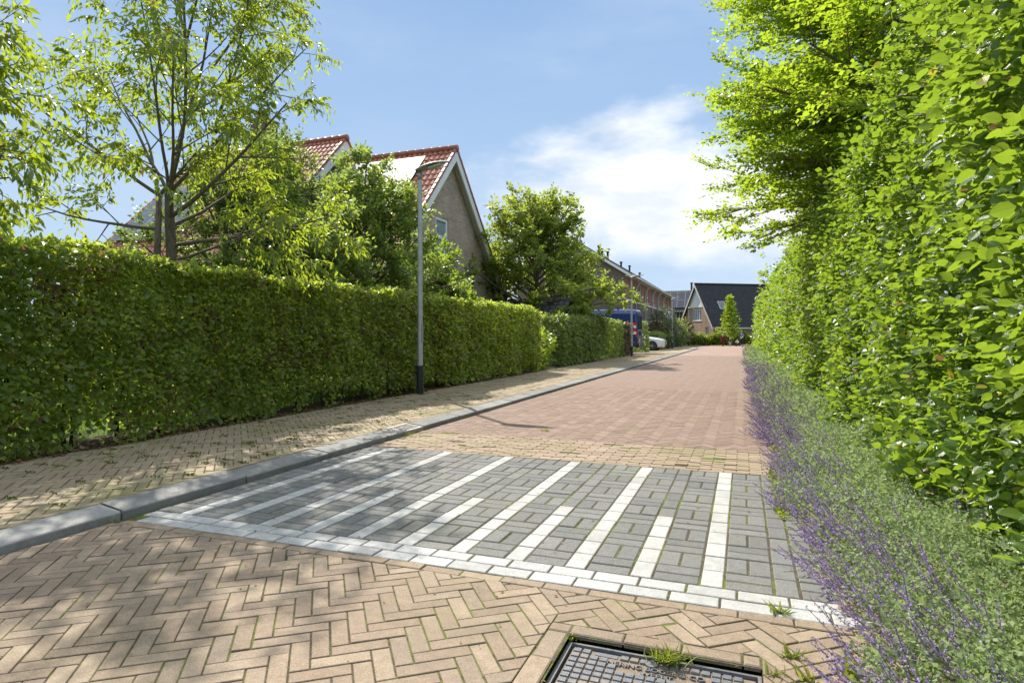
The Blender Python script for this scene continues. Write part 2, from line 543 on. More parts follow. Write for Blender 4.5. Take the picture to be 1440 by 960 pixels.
# near herringbone, far herringbone, tan band
mb = MB()
ANG = R(38)
pave(mb, herringbone(KX+0.005, RX, 0.2, TY0-0.11, 0.205, 3, ANG, HOLE), 0, 0.0060, 0.0022, 0, jit=.0014, tilt=.003)
x = KX+0.01+random.random()*0.1
hd = []
while x < RX:        # one course of bricks along the white line
    hd.append(rectpoly(x, TY0-0.11, min(x+0.205, RX), TY0-0.042)); x += 0.205
pave(mb, hd, 0, 0.006, 0.004, 0)
hd = []
yy = 0.6
while yy < HOLE[3]:  # bricks laid round the manhole cover
    hd.append(rectpoly(HOLE[0]-0.001, yy, HOLE[0]+0.085, min(yy+0.205, HOLE[3]))); yy += 0.205
hd = [h for h in hd if h[2][1] > HOLE[2]-0.3]
pave(mb, hd, 0.002, 0.007, 0.005, 0)
x = HOLE[0]+0.085
hd = []
while x < HOLE[1]-0.02:
    hd.append(rectpoly(x, HOLE[3]-0.075, min(x+0.205, HOLE[1]), HOLE[3]-0.002)); x += 0.205
pave(mb, hd, 0.002, 0.007, 0.005, 0)
y = TY1+0.005; r = 0; hd = []
while y < BY1:
    x = KX-0.2+(r % 2)*0.1
    while x < RX:
        hd.append(rectpoly(max(x, KX+0.005), y, min(x+0.2, RX), y+0.066)); x += 0.2
    y += 0.066; r += 1
pave(mb, [h for h in hd if h[1][0]-h[0][0] > 0.03], 0, 0.007, 0.003, 1)
pave(mb, herringbone(KX+0.005, RX, y, 13, 0.205, 3, R(45)), 0, 0.0045, 0.003, 2, tilt=0.0012, jit=0.0008)
pave(mb, herringbone(KX+0.005, RX, 13, 36, 0.205, 3, R(45)), 0, 0.002, 0.0008, 3, tilt=0.0003, jit=0.0002)
redfar = paver('red_brown_pavers_even', [(0.238,0.162,0.131),(0.254,0.176,0.142),(0.228,0.156,0.127),(0.262,0.184,0.149)],
               dirt=(0.19,0.14,0.11), dirtamt=0.6, moss=0.1, grain=.35)
rawbuild(mb, 'road', [tan, band, redp, redfar], kind='structure')
# strip of loose bricks edging at the kerb is part of the herringbone; the far end of the road is one sheet of the same bricks
mb = MB()
far = [(KX, 36, 0)]
KC = [(KX, 52)] + [(KX - 2.9*((t/18)**2), 52+t) for t in range(3, 19, 3)]
poly = [(KX, 36), (RX+0.3, 36), (RX+0.6, 62), (2.5, 80), (-9, 71.5), (-14, 68.5)] + [(a, b) for a, b in KC[::-1]]
mb.add([(a, b, -0.002) for a, b in poly], [tuple(range(len(poly)))])
t = NT('far_road_bricks')
g = t.n('ShaderNodeNewGeometry').outputs['Position']
c = t.ramp(t.noise(g, 9, 5, 0.7), [(0.3, (0.215, 0.148, 0.12)), (0.7, (0.29, 0.208, 0.17))])
c = t.mix(0.4, c, t.ramp(t.noise(g, 0.8, 4), [(0.3, (0.24, 0.16, 0.125)), (0.7, (0.40, 0.28, 0.21))]))
rawbuild(mb, 'road', [t.done(t.bsdf(c, 0.85, 0.25))], kind='structure')

# the marked blocks: white border rows and stripes, grey basket weave between them
mb = MB()
W1 = 0.105
g_, w_ = [], []
for rr in range(2):
    x = KX+0.10 if rr == 0 else KX+0.03
    x += -0.0
    y = TY0-0.04+rr*W1
    first = True
    xs = x
    while xs < RX:
        x2 = min(xs+(0.21 if not (first and rr) else 0.135), RX)
        w_.append(rectpoly(xs, y, x2, y+W1)); xs = x2; first = False
YS = TY0-0.04+2*W1
NR = 12
RH = (TY1-YS)/NR
S0 = -0.185                         # first long stripe right of the camera's axis
col = 0
def cells_line(xa, xb, fn):
    for k in range(NR):
        (w_ if fn(k) else g_).append(rectpoly(xa, YS+k*RH, xb, YS+(k+1)*RH))
def basket(xa, xb, ph):
    k = 0; y = YS
    xm = (xa+xb)/2
    seq = ph
    while y < TY1-1e-4:
        if seq % 2 == 0:
            for q in range(2):
                if y < TY1-1e-4: g_.append(rectpoly(xa, y, xb, min(y+RH/2, TY1))); y += RH/2
        else:
            y2 = min(y+RH, TY1)
            g_.append(rectpoly(xa, y, xm, y2)); g_.append(rectpoly(xm, y, xb, y2)); y = y2
        seq += 1
for i in range(-6, 3):
    xa = S0 + i*0.63
    if xa > RX: continue
    lim = lambda v: max(KX+0.02, min(RX, v))
    def seg(a, b, f):
        a2, b2 = lim(a), lim(b)
        if b2-a2 > 0.03: f(a2, b2)
    seg(xa, xa+0.105, lambda a, b, i=i: cells_line(a, b, lambda k: i <= 0))
    seg(xa+0.105, xa+0.315, lambda a, b: basket(a, b, 0))
    seg(xa+0.315, xa+0.42, lambda a, b, i=i: cells_line(a, b, lambda k: k < 5 and i < 0))
    seg(xa+0.42, xa+0.63, lambda a, b: basket(a, b, 0))
pave(mb, g_, 0.0, 0.0095, 0.005, 0, jit=0.0012, tilt=0.002)
pave(mb, w_, 0.0008, 0.009, 0.004, 1, jit=0.001, tilt=0.002)
rawbuild(mb, 'road_marking_blocks', [grey, white], kind='structure')

# bedding with soil and moss in the joints
def soilmat(name, a, b, c3, sc=1.0, mlo=0.5, mhi=0.68):
    t = NT(name)
    g = t.n('ShaderNodeNewGeometry').outputs['Position']
    c = t.ramp(t.noise(g, 90*sc, 4, 0.7), [(0.3, a), (0.7, b)])
    m = t.rng(t.math('ADD', t.noise(g, 1.6*sc, 3), t.math('MULTIPLY', t.math('SUBTRACT', t.noise(g, 24*sc, 3), 0.5), 0.8)), mlo, mhi)
    c = t.mix(m, c, t.mix(t.noise(g, 150*sc, 3), c3, tuple(k*1.9 for k in c3)))
    return t.done(t.bsdf(c, 0.95, 0.1, 0, t.bump(t.noise(g, 200*sc, 3), 0.8, 0.006)))
jm = soilmat('joint_soil_and_moss', (0.06, 0.047, 0.035), (0.125, 0.098, 0.072), (0.085, 0.105, 0.022), mlo=0.46, mhi=0.6)
mb = MB()
hx0, hx1, hy0, hy1 = HOLE[0]+0.09, HOLE[1], HOLE[2], HOLE[3]-0.078
for (a, b, c, d) in ((KX-0.02, 0.0, hx0, 70-18), (hx0, hy1, hx1, 52), (hx1, 0.0, RX+0.9, 52)):
    mb.add([(a, b, -0.0042), (c, b, -0.0042), (c, d, -0.0042), (a, d, -0.0042)], [(0, 1, 2, 3)])
rawbuild(mb, 'road_bed', [jm], kind='structure')

# pavement
HX = -5.66          # hedge face
mb = MB()
pave(mb, herringbone(HX-0.02, KX-0.245, -1.2, 40, 0.205, 3, R(45)), PZ, 0.007, 0.004, 0, jit=0.002, tilt=0.006)
DRV = [(-9.5, 35.2, 39.2), (-9.5, 42.6, 46.2)]
rawbuild(mb, 'pavement', [walkm], kind='structure')
mb = MB()
mb.add([(HX-0.3, -2, PZ-0.008), (KX-0.2, -2, PZ-0.008), (KX-0.2, 52, PZ-0.008), (HX-0.3, 52, PZ-0.008)], [(0, 1, 2, 3)])
rawbuild(mb, 'pavement_bed', [soilmat('pavement_joint_soil', (0.06, 0.05, 0.032), (0.13, 0.105, 0.068), (0.11, 0.13, 0.022), mlo=0.42, mhi=0.6)], kind='structure')
t = NT('far_pavement_bricks')
g = t.n('ShaderNodeNewGeometry').outputs['Position']
c = t.ramp(t.noise(g, 8, 5, 0.7), [(0.3, (0.25, 0.205, 0.125)), (0.7, (0.38, 0.31, 0.20))])
farwalk = t.done(t.bsdf(c, 0.9, 0.2))
mb = MB()
poly = [(KX-0.2, 40)] + [(a-0.2, b) for a, b in KC] + [(-14, 73), (-14, 70.8), (-6.6, 70.8), (-6.0, 40)]
mb.add([(a, b, PZ-0.001) for a, b in poly], [tuple(range(len(poly)))])
for (xa, ya, yb) in DRV:
    mb.add([(xa-4, ya, PZ-0.004), (HX-0.03, ya, PZ-0.004), (HX-0.03, yb, PZ-0.004), (xa-4, yb, PZ-0.004)], [(0, 1, 2, 3)])
rawbuild(mb, 'pavement', [farwalk], kind='structure')

# kerb stones
t = NT('kerb_concrete')
g = t.n('ShaderNodeNewGeometry'); pos = g.outputs['Position']
c = t.ramp(g.outputs['Random Per Island'], [(0, (0.20, 0.197, 0.19)), (1, (0.265, 0.26, 0.25))])
c = t.mix(0.6, c, t.ramp(t.noise(pos, 230, 3, 0.8), [(0.3, (0.42, 0.42, 0.42)), (0.7, (1.55, 1.55, 1.55))]), 'MULTIPLY')
c = t.mix(t.math('MULTIPLY', t.rng(t.noise(pos, 3.5, 6, 0.75), 0.46, 0.66), 0.6), c, (0.125, 0.12, 0.108))
c = t.mix(t.math('MULTIPLY', t.rng(t.noise(pos, 26, 5, 0.75), 0.58, 0.68), 0.4), c, (0.44, 0.43, 0.39))
kerbm = t.done(t.bsdf(c, 0.85, 0.25, 0, t.bump(t.noise(pos, 200, 3), 0.35, 0.003)))
prof = [(0.0, -0.08), (0.0, 0.040), (-0.004, 0.046), (-0.012, 0.050), (-0.205, 0.070), (-0.222, 0.068), (-0.23, 0.058), (-0.23, -0.08)]
DR = (5.98, 6.42)
mb = MB()
def stone(p0, p1, m=0):
    """one kerb stone between two points of its foot line; the joint is a wavy tongue"""
    dx, dy = p1[0]-p0[0], p1[1]-p0[1]
    l = math.hypot(dx, dy); ux, uy = dx/l, dy/l
    nx, ny = uy, -ux            # towards the road
    dz = random.gauss(0, 0.002); sh = random.gauss(0, 0.003)
    wav = [0, 0, 0.0, 0.004, 0.018, 0.026, 0.03, 0.03]
    vs = []
    for e, P in ((0, p0), (1, p1)):
        gap = 0.007 if e == 0 else -0.007
        for (o, z), w in zip(prof, wav):
            a = gap + w
            vs.append((P[0]+ux*a+nx*(o+sh), P[1]+uy*a+ny*(o+sh), z+dz))
    n = len(prof)
    mb.add(vs, [tuple(range(n)), tuple(range(n, 2*n))[::-1]] + [(i, n+i, n+(i+1) % n, (i+1) % n) for i in range(n)], m)
y = -1.35
while y < 51:
    y2 = y+1.0
    for a, b in ((y, y2),):
        if a < DR[0] < b: b = DR[0]
        if a < DR[1] < b: a = DR[1]
        if DR[0] <= a and b <= DR[1]: continue
        stone((KX, a), (KX, b))
    if y < DR[0] < y2: y = DR[1]
    else: y = y2
pp = [(KX, y)] + KC[1:]
for a, b in zip(pp[:-1], pp[1:]):
    n = max(1, int(round(math.hypot(b[0]-a[0], b[1]-a[1]))))
    for k in range(n):
        stone((a[0]+(b[0]-a[0])*k/n, a[1]+(b[1]-a[1])*k/n), (a[0]+(b[0]-a[0])*(k+1)/n, a[1]+(b[1]-a[1])*(k+1)/n))
me = mb.mesh('kerb')
tag(link('kerb', me, kerbm), kind='structure')
mb = MB(); mb.box((KX-0.24, -1.4, -0.02), (KX-0.012, 52, 0.03))
rawbuild(mb, 'kerb_bed', [jm], kind='structure')

# gully drain in the kerb
dr = thing('drain_grate', 'slotted iron gully grate set into the line of kerb stones', 'drain', (KX-0.11, (DR[0]+DR[1])/2, 0.0))
iron = plain('cast_iron', (0.36, 0.335, 0.31), 0.6, 0.4, 0.4, var=0.25, scale=30, bump=0.2)
mb = MB()
mb.box((KX-0.235, DR[0]+0.01, 0.0), (KX-0.205, DR[1]-0.01, 0.073)); mb.box((KX-0.03, DR[0]+0.01, -0.02), (KX+0.002, DR[1]-0.01, 0.047))
mb.hexa([(KX-0.205, DR[0]+0.01, 0.03), (KX-0.03, DR[0]+0.01, 0.01), (KX-0.03, DR[0]+0.04, 0.01), (KX-0.205, DR[0]+0.04, 0.03),
         (KX-0.205, DR[0]+0.01, 0.07), (KX-0.03, DR[0]+0.01, 0.05), (KX-0.03, DR[0]+0.04, 0.05), (KX-0.205, DR[0]+0.04, 0.07)])
mb.hexa([(KX-0.205, DR[1]-0.04, 0.03), (KX-0.03, DR[1]-0.04, 0.01), (KX-0.03, DR[1]-0.01, 0.01), (KX-0.205, DR[1]-0.01, 0.03),
         (KX-0.205, DR[1]-0.04, 0.07), (KX-0.03, DR[1]-0.04, 0.05), (KX-0.03, DR[1]-0.01, 0.05), (KX-0.205, DR[1]-0.01, 0.07)])
mb.build('frame', iron, dr)
mb = MB()
for k in range(6):
    y0 = DR[0]+0.068+k*0.059
    mb.hexa([(KX-0.204, y0, 0.04), (KX-0.031, y0, 0.02), (KX-0.031, y0+0.020, 0.02), (KX-0.204, y0+0.020, 0.04),
             (KX-0.204, y0, 0.068), (KX-0.031, y0, 0.048), (KX-0.031, y0+0.020, 0.048), (KX-0.204, y0+0.020, 0.068)])
mb.build('grating', iron, dr)
mb = MB(); mb.box((KX-0.204, DR[0]+0.041, -0.01), (KX-0.031, DR[1]-0.041, -0.004))
mb.build('sump', M['black_sleeve'], dr)

# manhole cover
mc = thing('manhole_cover', 'rusty grey iron manhole cover with raised studs and cast lettering', 'manhole cover', (-0.27, 1.87, -0.03))
t = NT('cover_iron')
g = t.n('ShaderNodeNewGeometry'); pos = g.outputs['Position']
c = t.ramp(t.noise(pos, 70, 5, 0.7), [(0.3, (0.10, 0.105, 0.115)), (0.7, (0.19, 0.19, 0.195))])
c = t.mix(t.rng(t.noise(pos, 9, 4, 0.7), 0.5, 0.66), c, (0.24, 0.19, 0.145))
coverm = t.done(t.bsdf(c, 0.5, 0.5, 0.25, t.bump(t.noise(pos, 160, 4), 0.5, 0.002)))
t = NT('cover_dirt')
g = t.n('ShaderNodeNewGeometry'); pos = g.outputs['Position']
c = t.ramp(t.noise(pos, 60, 5, 0.7), [(0.3, (0.14, 0.11, 0.085)), (0.7, (0.26, 0.205, 0.155))])
dirtm = t.done(t.bsdf(c, 0.9, 0.2, 0, t.bump(t.noise(pos, 120, 4), 0.5, 0.003)))
cx0, cx1, cy0, cy1 = HOLE[0]+0.112, HOLE[1]-0.02, HOLE[2]+0.02, HOLE[3]-0.104
mb = MB(); mb.box((cx0, cy0, -0.06), (cx1, cy1, -0.034))
mb.build('plate', dirtm, mc)
mb = MB()
P = 0.0345
nx = int((cx1-cx0-0.01)/P); ny = int((cy1-cy0-0.01)/P)
for i in range(nx):
    for j in range(ny):
        xa = cx0+0.008+i*P; yb = cy1-0.006-j*P; ya = yb-0.024; xb = xa+0.026
        xc, yc = (xa+xb)/2, (ya+yb)/2
        if -0.455 < xc < -0.115 and cy1-0.118 < yc < cy1-0.035 and not (xc < -0.40 and yc < cy1-0.08) : continue
        if -0.105 < xc < 0.0 and cy1-0.13 < yc < cy1-0.07: continue
        if -0.50 < xc < -0.42 and yc > cy1-0.03: continue
        z0, z1 = -0.034, -0.027
        mb.hexa([(xa-0.002, ya-0.002, z0), (xb+0.002, ya-0.002, z0), (xb+0.002, yb+0.002, z0), (xa-0.002, yb+0.002, z0),
                 (xa, ya, z1), (xb, ya, z1), (xb, yb, z1), (xa, yb, z1)])
tag(mb.build('tread_pattern', coverm, mc), kind='stuff')
mb = MB(); mb.tube([(-0.30, cy1-0.026, -0.034), (-0.30, cy1-0.026, -0.0265)], 0.021, 20)
mb.build('lifting_boss', coverm, mc)
mb = MB()
mb.box((-0.10, cy1-0.125, -0.034), (-0.005, cy1-0.074, -0.0315))
mb.build('maker_plate', coverm, mc)
mb = MB()
mb.box((-0.50, cy1-0.028, -0.034), (-0.42, cy1-0.006, -0.0315))
mb.build('maker_plate', coverm, mc)
mb = MB()
for (a, b, c, d) in ((cx0-0.02, cy0, cx0-0.006, cy1+0.016), (cx1+0.006, cy0, cx1+0.018, cy1+0.016), (cx0-0.006, cy1+0.005, cx1+0.006, cy1+0.016)):
    mb.box((a, b, -0.07), (c, d, -0.022))
mb.build('frame', coverm, mc)
def text_mesh(s, size, loc, name, mat, parent, ext=0.0035, rot=0.0, eul=None):
    cu = bpy.data.curves.new(name, 'FONT'); cu.body = s; cu.size = size; cu.extrude = ext; cu.align_x = 'CENTER'
    o = bpy.data.objects.new(name, cu); COL.objects.link(o)
    dg = bpy.context.evaluated_depsgraph_get()
    me = bpy.data.meshes.new_from_object(o.evaluated_get(dg))
    bpy.data.objects.remove(o)
    me.transform(Matrix.Translation(loc) @ (eul.to_matrix().to_4x4() if eul else Matrix.Rotation(rot, 4, 'Z')))
    me.materials.clear(); me.name = name
    return link(name, me, mat, parent)
text_mesh('NERING BOGEL & CO', 0.034, (-0.285, cy1-0.074, -0.031), 'cast_lettering', coverm, mc)
text_mesh('WEERT', 0.034, (-0.275, cy1-0.109, -0.031), 'cast_lettering', coverm, mc)

# ground: lawn behind the hedges, soil under them
t = NT('lawn_ground')
g = t.n('ShaderNodeNewGeometry').outputs['Position']
c = t.ramp(t.noise(g, 14, 5, 0.7), [(0.3, (0.045, 0.085, 0.014)), (0.7, (0.11, 0.17, 0.03))])
c = t.mix(t.math('MULTIPLY', t.rng(t.noise(g, 0.5, 3), 0.45, 0.7), 0.4), c, (0.13, 0.15, 0.05))
lawn = t.done(t.bsdf(c, 0.95, 0.15, 0, t.bump(t.noise(g, 60, 3), 0.8, 0.03)))
mb = MB()
mb.add([(-900, -900, -0.05), (900, -900, -0.05), (900, 1200, -0.05), (-900, 1200, -0.05)], [(0, 1, 2, 3)])
rawbuild(mb, 'ground', [lawn], kind='structure')
mb = MB()
mb.add([(-30, -6, 0.045), (HX-0.65, -6, 0.045), (HX-0.65, 35, 0.045), (-30, 35, 0.045)], [(0, 1, 2, 3)])
rawbuild(mb, 'lawn', [lawn], kind='structure')
soil = soilmat('garden_soil', (0.05, 0.036, 0.025), (0.12, 0.085, 0.06), (0.06, 0.075, 0.02), sc=0.4, mlo=0.55, mhi=0.75)
mb = MB()
mb.box((HX-0.72, -6, -0.04), (HX-0.021, 35, PZ-0.003))
mb.box((RX-.02, -1, -0.04), (6, 62, 0.012))
rawbuild(mb, 'soil_bed', [soil], kind='structure')

t = NT('washed_sand')
g = t.n('ShaderNodeNewGeometry').outputs['Position']
c = t.ramp(t.noise(g, 120, 4, 0.75), [(0.3, (0.20, 0.15, 0.10)), (0.7, (0.38, 0.30, 0.21))])
sandm = t.done(t.bsdf(c, 0.95, 0.1, 0, t.bump(t.noise(g, 160, 3), 0.8, 0.006)))
mb = MB()
ny, nx = 150, 12
vs = []
for j in range(ny+1):
    yy = 0.9 + 17*(j/ny)**1.5
    x0 = .30 + .05*math.sin(yy*2.3) + .06*math.sin(yy*5.1+1) + .03*math.sin(yy*17) + .12*max(0, min(1, (3.6-yy)/1.6))
    for i in range(nx+1):
        q = i/nx
        xx = x0 + (1.35-x0)*q
        vs.append((xx, yy, -0.006 + 0.05*min(1, q*2.2)**.6 + 0.006*math.sin(xx*31+yy*19) + random.gauss(0, .002)))
fs = [(j*(nx+1)+i, j*(nx+1)+i+1, (j+1)*(nx+1)+i+1, (j+1)*(nx+1)+i) for j in range(ny) for i in range(nx)]
mb.add(vs, fs)
rawbuild(mb, 'sandy_soil', [sandm], kind='structure')
# ------------------------------------------------------------------ leaves
def unit(a):
    return a / (np.linalg.norm(a, axis=-1, keepdims=True) + 1e-9)

T_FULL = (np.array([(0, 0, 0), (-.30, .22, .05), (-.36, .52, .06), (-.2, .82, .03), (0, 1, -.08), (.2, .82, .03), (.36, .52, .06), (.30, .22, .05), (0, .25, 0), (0, .55, .0), (0, .8, -.03)]),
          [(0, 8, 1), (8, 9, 2, 1), (9, 10, 3, 2), (10, 4, 3), (0, 7, 8), (7, 6, 9, 8), (6, 5, 10, 9), (5, 4, 10)])
T_MED = (np.array([(0, 0, 0), (-.34, .40, .06), (0, .45, 0), (.34, .40, .06), (-.2, .78, .04), (.2, .78, .04), (0, 1, -.06)]),
         [(0, 2, 1), (0, 3, 2), (1, 2, 6, 4), (2, 3, 5, 6)])
T_LOW = (np.array([(0, 0, 0), (-.36, .5, .08), (0, 1, -.03), (.36, .5, .08)]), [(0, 2, 1), (0, 3, 2)])
T_NARROW = (np.array([(0, 0, 0), (-.17, .3, .05), (0, .35, 0), (.17, .3, .05), (-.15, .62, .02), (.15, .62, .02), (0, 1, -.16)]),
            [(0, 2, 1), (0, 3, 2), (1, 2, 6, 4), (2, 3, 5, 6)])
T_NARROW_LOW = (np.array([(0, 0, 0), (-.19, .42, .06), (0, 1, -.10), (.19, .42, .06)]), [(0, 2, 1), (0, 3, 2)])
T_DIA = (np.array([(-.5, 0, 0), (0, -.5, .15), (.5, 0, 0), (0, .5, .15)]), [(0, 1, 2, 3)])

class Leaves:
    def __init__(s):
        s.v = []; s.l = []; s.t = []; s.uv = []; s.n = 0
    def add(s, pos, tip, nrm, size, tpl, wide=1.0):
        tv, tf = tpl
        N = len(pos)
        if not N: return s
        size = np.broadcast_to(np.asarray(size, float), (N,))
        tip = unit(tip); x = unit(np.cross(tip, nrm)); nz = np.cross(x, tip)
        sz = size[:, None, None]
        v = pos[:, None, :] + sz * (tv[None, :, 0:1]*wide*x[:, None, :] + tv[None, :, 1:2]*tip[:, None, :] + tv[None, :, 2:3]*nz[:, None, :])
        V = len(tv)
        fl = np.concatenate([np.array(f) for f in tf]); ft = np.array([len(f) for f in tf])
        lo = (fl[None, :] + (np.arange(N) * V)[:, None]).ravel() + s.n
        s.v.append(v.reshape(-1, 3)); s.l.append(lo); s.t.append(np.tile(ft, N))
        s.uv.append(np.tile(np.stack([tv[fl, 0]*2.6, tv[fl, 1]], 1), (N, 1)))
        s.n += N * V
        return s
    def count(s): return sum(len(t) for t in s.t)
    def build(s, name, mat, parent=None, uv=False, mats=None):
        v = np.concatenate(s.v); l = np.concatenate(s.l); t = np.concatenate(s.t)
        if parent is not None:
            m = np.array(rootinv(parent)); v = v @ m[:3, :3].T + m[:3, 3]
        me = bpy.data.meshes.new(name)
        me.vertices.add(len(v)); me.vertices.foreach_set('co', v.astype(np.float32).ravel())
        me.loops.add(len(l)); me.loops.foreach_set('vertex_index', l.astype(np.int32))
        me.polygons.add(len(t))
        me.polygons.foreach_set('loop_start', np.concatenate([[0], np.cumsum(t)[:-1]]).astype(np.int32))
        if uv:
            u = me.uv_layers.new(name='leaf')
            u.data.foreach_set('uv', np.concatenate(s.uv).astype(np.float32).ravel())
        me.update(calc_edges=True)
        return link(name, me, mat, parent, world=False)

def wob(p, f, seed, n=6):
    r = np.random.default_rng(seed)
    o = np.zeros(len(p))
    for i in range(n):
        k = r.normal(size=3) * f; o += np.sin(p @ k + r.uniform(0, 6.28))
    return o / math.sqrt(n)

def shoots(P, D, L, nleaf, size, droop=0.15, spread=0.9, up=(0, 0, 1), jitter=0.25, fwd=0.55, sag=0.0, hang=0.0):
    """leaves alternating along each shoot; returns position, tip and face direction for every leaf"""
    N = len(P)
    D = unit(D); L = np.broadcast_to(np.asarray(L, float), (N,))
    upv = np.array(up, float)[None, :] + rng.normal(0, 0.25, (N, 3))
    S = unit(np.cross(D, upv)); Nn = unit(np.cross(S, D))
    pos, tip, nrm = [], [], []
    for j in range(nleaf):
        t = (j + 0.7) / nleaf
        sd = 1 if j % 2 else -1
        p = P + D * (L*t)[:, None]; p[:, 2] -= sag * (L*t)**2 / np.maximum(L, 1e-3)
        f = fwd + (0.9 if j == nleaf-1 else 0)
        td = D*f + S*(sd*spread*(0.25 if j == nleaf-1 else 1)) - np.array([0, 0, 1.0])*(droop+hang*rng.uniform(0.5, 1.2, (N, 1))) + rng.normal(0, jitter, (N, 3))
        pos.append(p); tip.append(td); nrm.append(Nn + rng.normal(0, jitter*1.3, (N, 3)))
    return np.concatenate(pos), np.concatenate(tip), np.concatenate(nrm)

hornbeam = leafmat('hornbeam_leaves', [(0.125,0.178,0.042),(0.17,0.232,0.058),(0.145,0.20,0.068),(0.215,0.278,0.072)], (0.62,0.74,0.06), 0.60, 0.34, 0.65,
                   brown=0.02, patch=0.26, browncol=(0.17, 0.088, 0.05))
beech = leafmat('beech_hedge_leaves', [(0.045,0.105,0.018),(0.085,0.165,0.024),(0.06,0.13,0.03),(0.12,0.205,0.028),(0.18,0.25,0.036)], (0.43,0.60,0.035), 0.49, 0.27, 0.75,
                brown=0.006, browncol=(0.16, 0.085, 0.04), veins=True, yellow=0.008)

# ---- clipped hedges on the left
def stem_tubes(x, y, h, r=0.022, z0=0.0):
    mb = MB()
    n = random.choice([1, 1, 2])
    for q in range(n):
        p = np.array([x+random.uniform(-.03, .03), y+random.uniform(-.05, .05), z0]); pts = [p.copy()]
        for k in range(6):
            p = p + np.array([random.gauss(0, .025), random.gauss(0, .04), h/6]); pts.append(p.copy())
        mb.tube(pts, [r*(1-k/9)*(1-0.25*q) for k in range(7)], 6)
        for k in range(2, 6):
            for s in range(3):
                d = np.array([random.gauss(0, 1), random.gauss(0, 1), 0.7]); d /= np.linalg.norm(d)
                mb.tube([pts[k], pts[k]+d*0.17, pts[k]+d*0.30+np.array([0, 0, .06])], [r*.4, r*.25, r*.12], 4)
    return mb

def box_hedge(name, label, x1, x0, y0, y1, zt, z0, dens, size, mat, group=None, stems=True, tplA=T_MED, tplB=T_LOW, split=9.0, cat='hedge', thin_low=0.25):
    """x1: face towards the road, x0: garden side"""
    root = thing(name, label, cat, ((x0+x1)/2, (y0+y1)/2, z0), 0, group)
    lv = Leaves()
    Ly, Lz, Lx = y1-y0, zt-z0, x1-x0
    def emit(p, outn, k=1.0):
        p = p + np.array([0, 0, 1.0])*(np.clip((p[:, 2]-z0)/Lz-.5, 0, 1)*2*wob(p*[0, 1, 0], 1.7, 8)*.022)[:, None]
        p = p + outn * (wob(p, 2.2, 5)*0.045 + wob(p, 6.5, 9)*0.03 - np.abs(rng.normal(0, 0.05, len(p))))[:, None]
        tip = outn*0.35 + rng.normal(0, 0.6, p.shape) + np.array([0, 0, -0.22])
        nrm = outn*0.75 + np.array([0, 0, 0.55]) + rng.normal(0, 0.42, p.shape)
        sz = size*rng.uniform(0.7, 1.25, len(p))*k
        near = p[:, 1] < split
        lv.add(p[near], tip[near], nrm[near], sz[near], tplA); lv.add(p[~near], tip[~near], nrm[~near], sz[~near]*1.1, tplB)
    def keep_low(p):
        hgt = (p[:, 2]-z0)/Lz
        q = np.clip((0.34-hgt)/0.34, 0, 1)
        return rng.uniform(size=len(p)) > q*thin_low*(1+wob(p, 3, 3)*0.7)
    nden = np.array([dens, dens*0.8])
    def scatter(n, fx, fy, fz):
        return np.stack([fx(n), fy(n), fz(n)], 1)
    # density falls with distance, leaves grow to keep the cover
    segs = [(a, min(a+3.0, y1)) for a in np.arange(y0, y1, 3.0)]
    for a, b in segs:
        far = max(1.0, ((a+b)/2 + 1)/9.0)
        k = min(far, 2.4)**0.5
        d = dens/(k*k)
        L = b-a
        if a < 4.5 and zt > 1.85: d *= 1.7
        U = lambda lo, hi: (lambda n: rng.uniform(lo, hi, n))
        n = int(L*Lz*d)
        p = scatter(n, U(x1, x1), U(a, b), U(z0+0.06, zt)); emit(p[keep_low(p)], np.array([1.0, 0, 0]), k)
        n = int(L*Lz*d*0.42)
        p = scatter(n, U(x0, x0), U(a, b), U(z0+0.06, zt)); emit(p[keep_low(p)], np.array([-1.0, 0, 0]), k)
        n = int(L*Lz*d*(0.75 if a < 4.5 else 0.62))
        p = scatter(n, U(x0+.1, x1-.06), U(a, b), U(z0+0.18, zt-.05)); emit(p[keep_low(p)], np.array([0.5, 0, 0.3]), k)
        n = int(L*Lx*d*0.9)
        p = scatter(n, U(x0, x1), U(a, b), U(zt, zt)); emit(p, np.array([0.15, 0, 1.0]), k)
        # new growth standing above the clipped top
        n = int(L*14/k)
        P = scatter(n, U(x0, x1), U(a, b), U(zt-.03, zt+.01))
        ps, tp, nr = shoots(P, np.array([0, 0, 1.0])+rng.normal(0, .45, (n, 3)), rng.uniform(.04, .13, n), 4, size, spread=.7)
        lv.add(ps, tp, nr, size*0.85*k*rng.uniform(.7, 1.1, len(ps)), tplB)
    for yy, sgn in ((y0, -1), (y1, 1)):
        n = int(Lx*Lz*dens*0.6)
        p = np.stack([rng.uniform(x0, x1, n), np.full(n, yy), rng.uniform(z0+.06, zt, n)], 1)
        emit(p, np.array([0, float(sgn), 0]), 1.2)
    lv.build('foliage', mat, root)
    if stems:
        y = y0+0.15
        while y < y1:
            stem_tubes((x0+x1)/2+random.uniform(-.04, .14), y, Lz*0.82, random.uniform(.016, .03), z0-0.03).build('stem', M['hedge_bark'], root, smooth=True)
            y += random.uniform(0.42, 0.62) if y < 12 else random.uniform(0.7, 1.0)
    return root

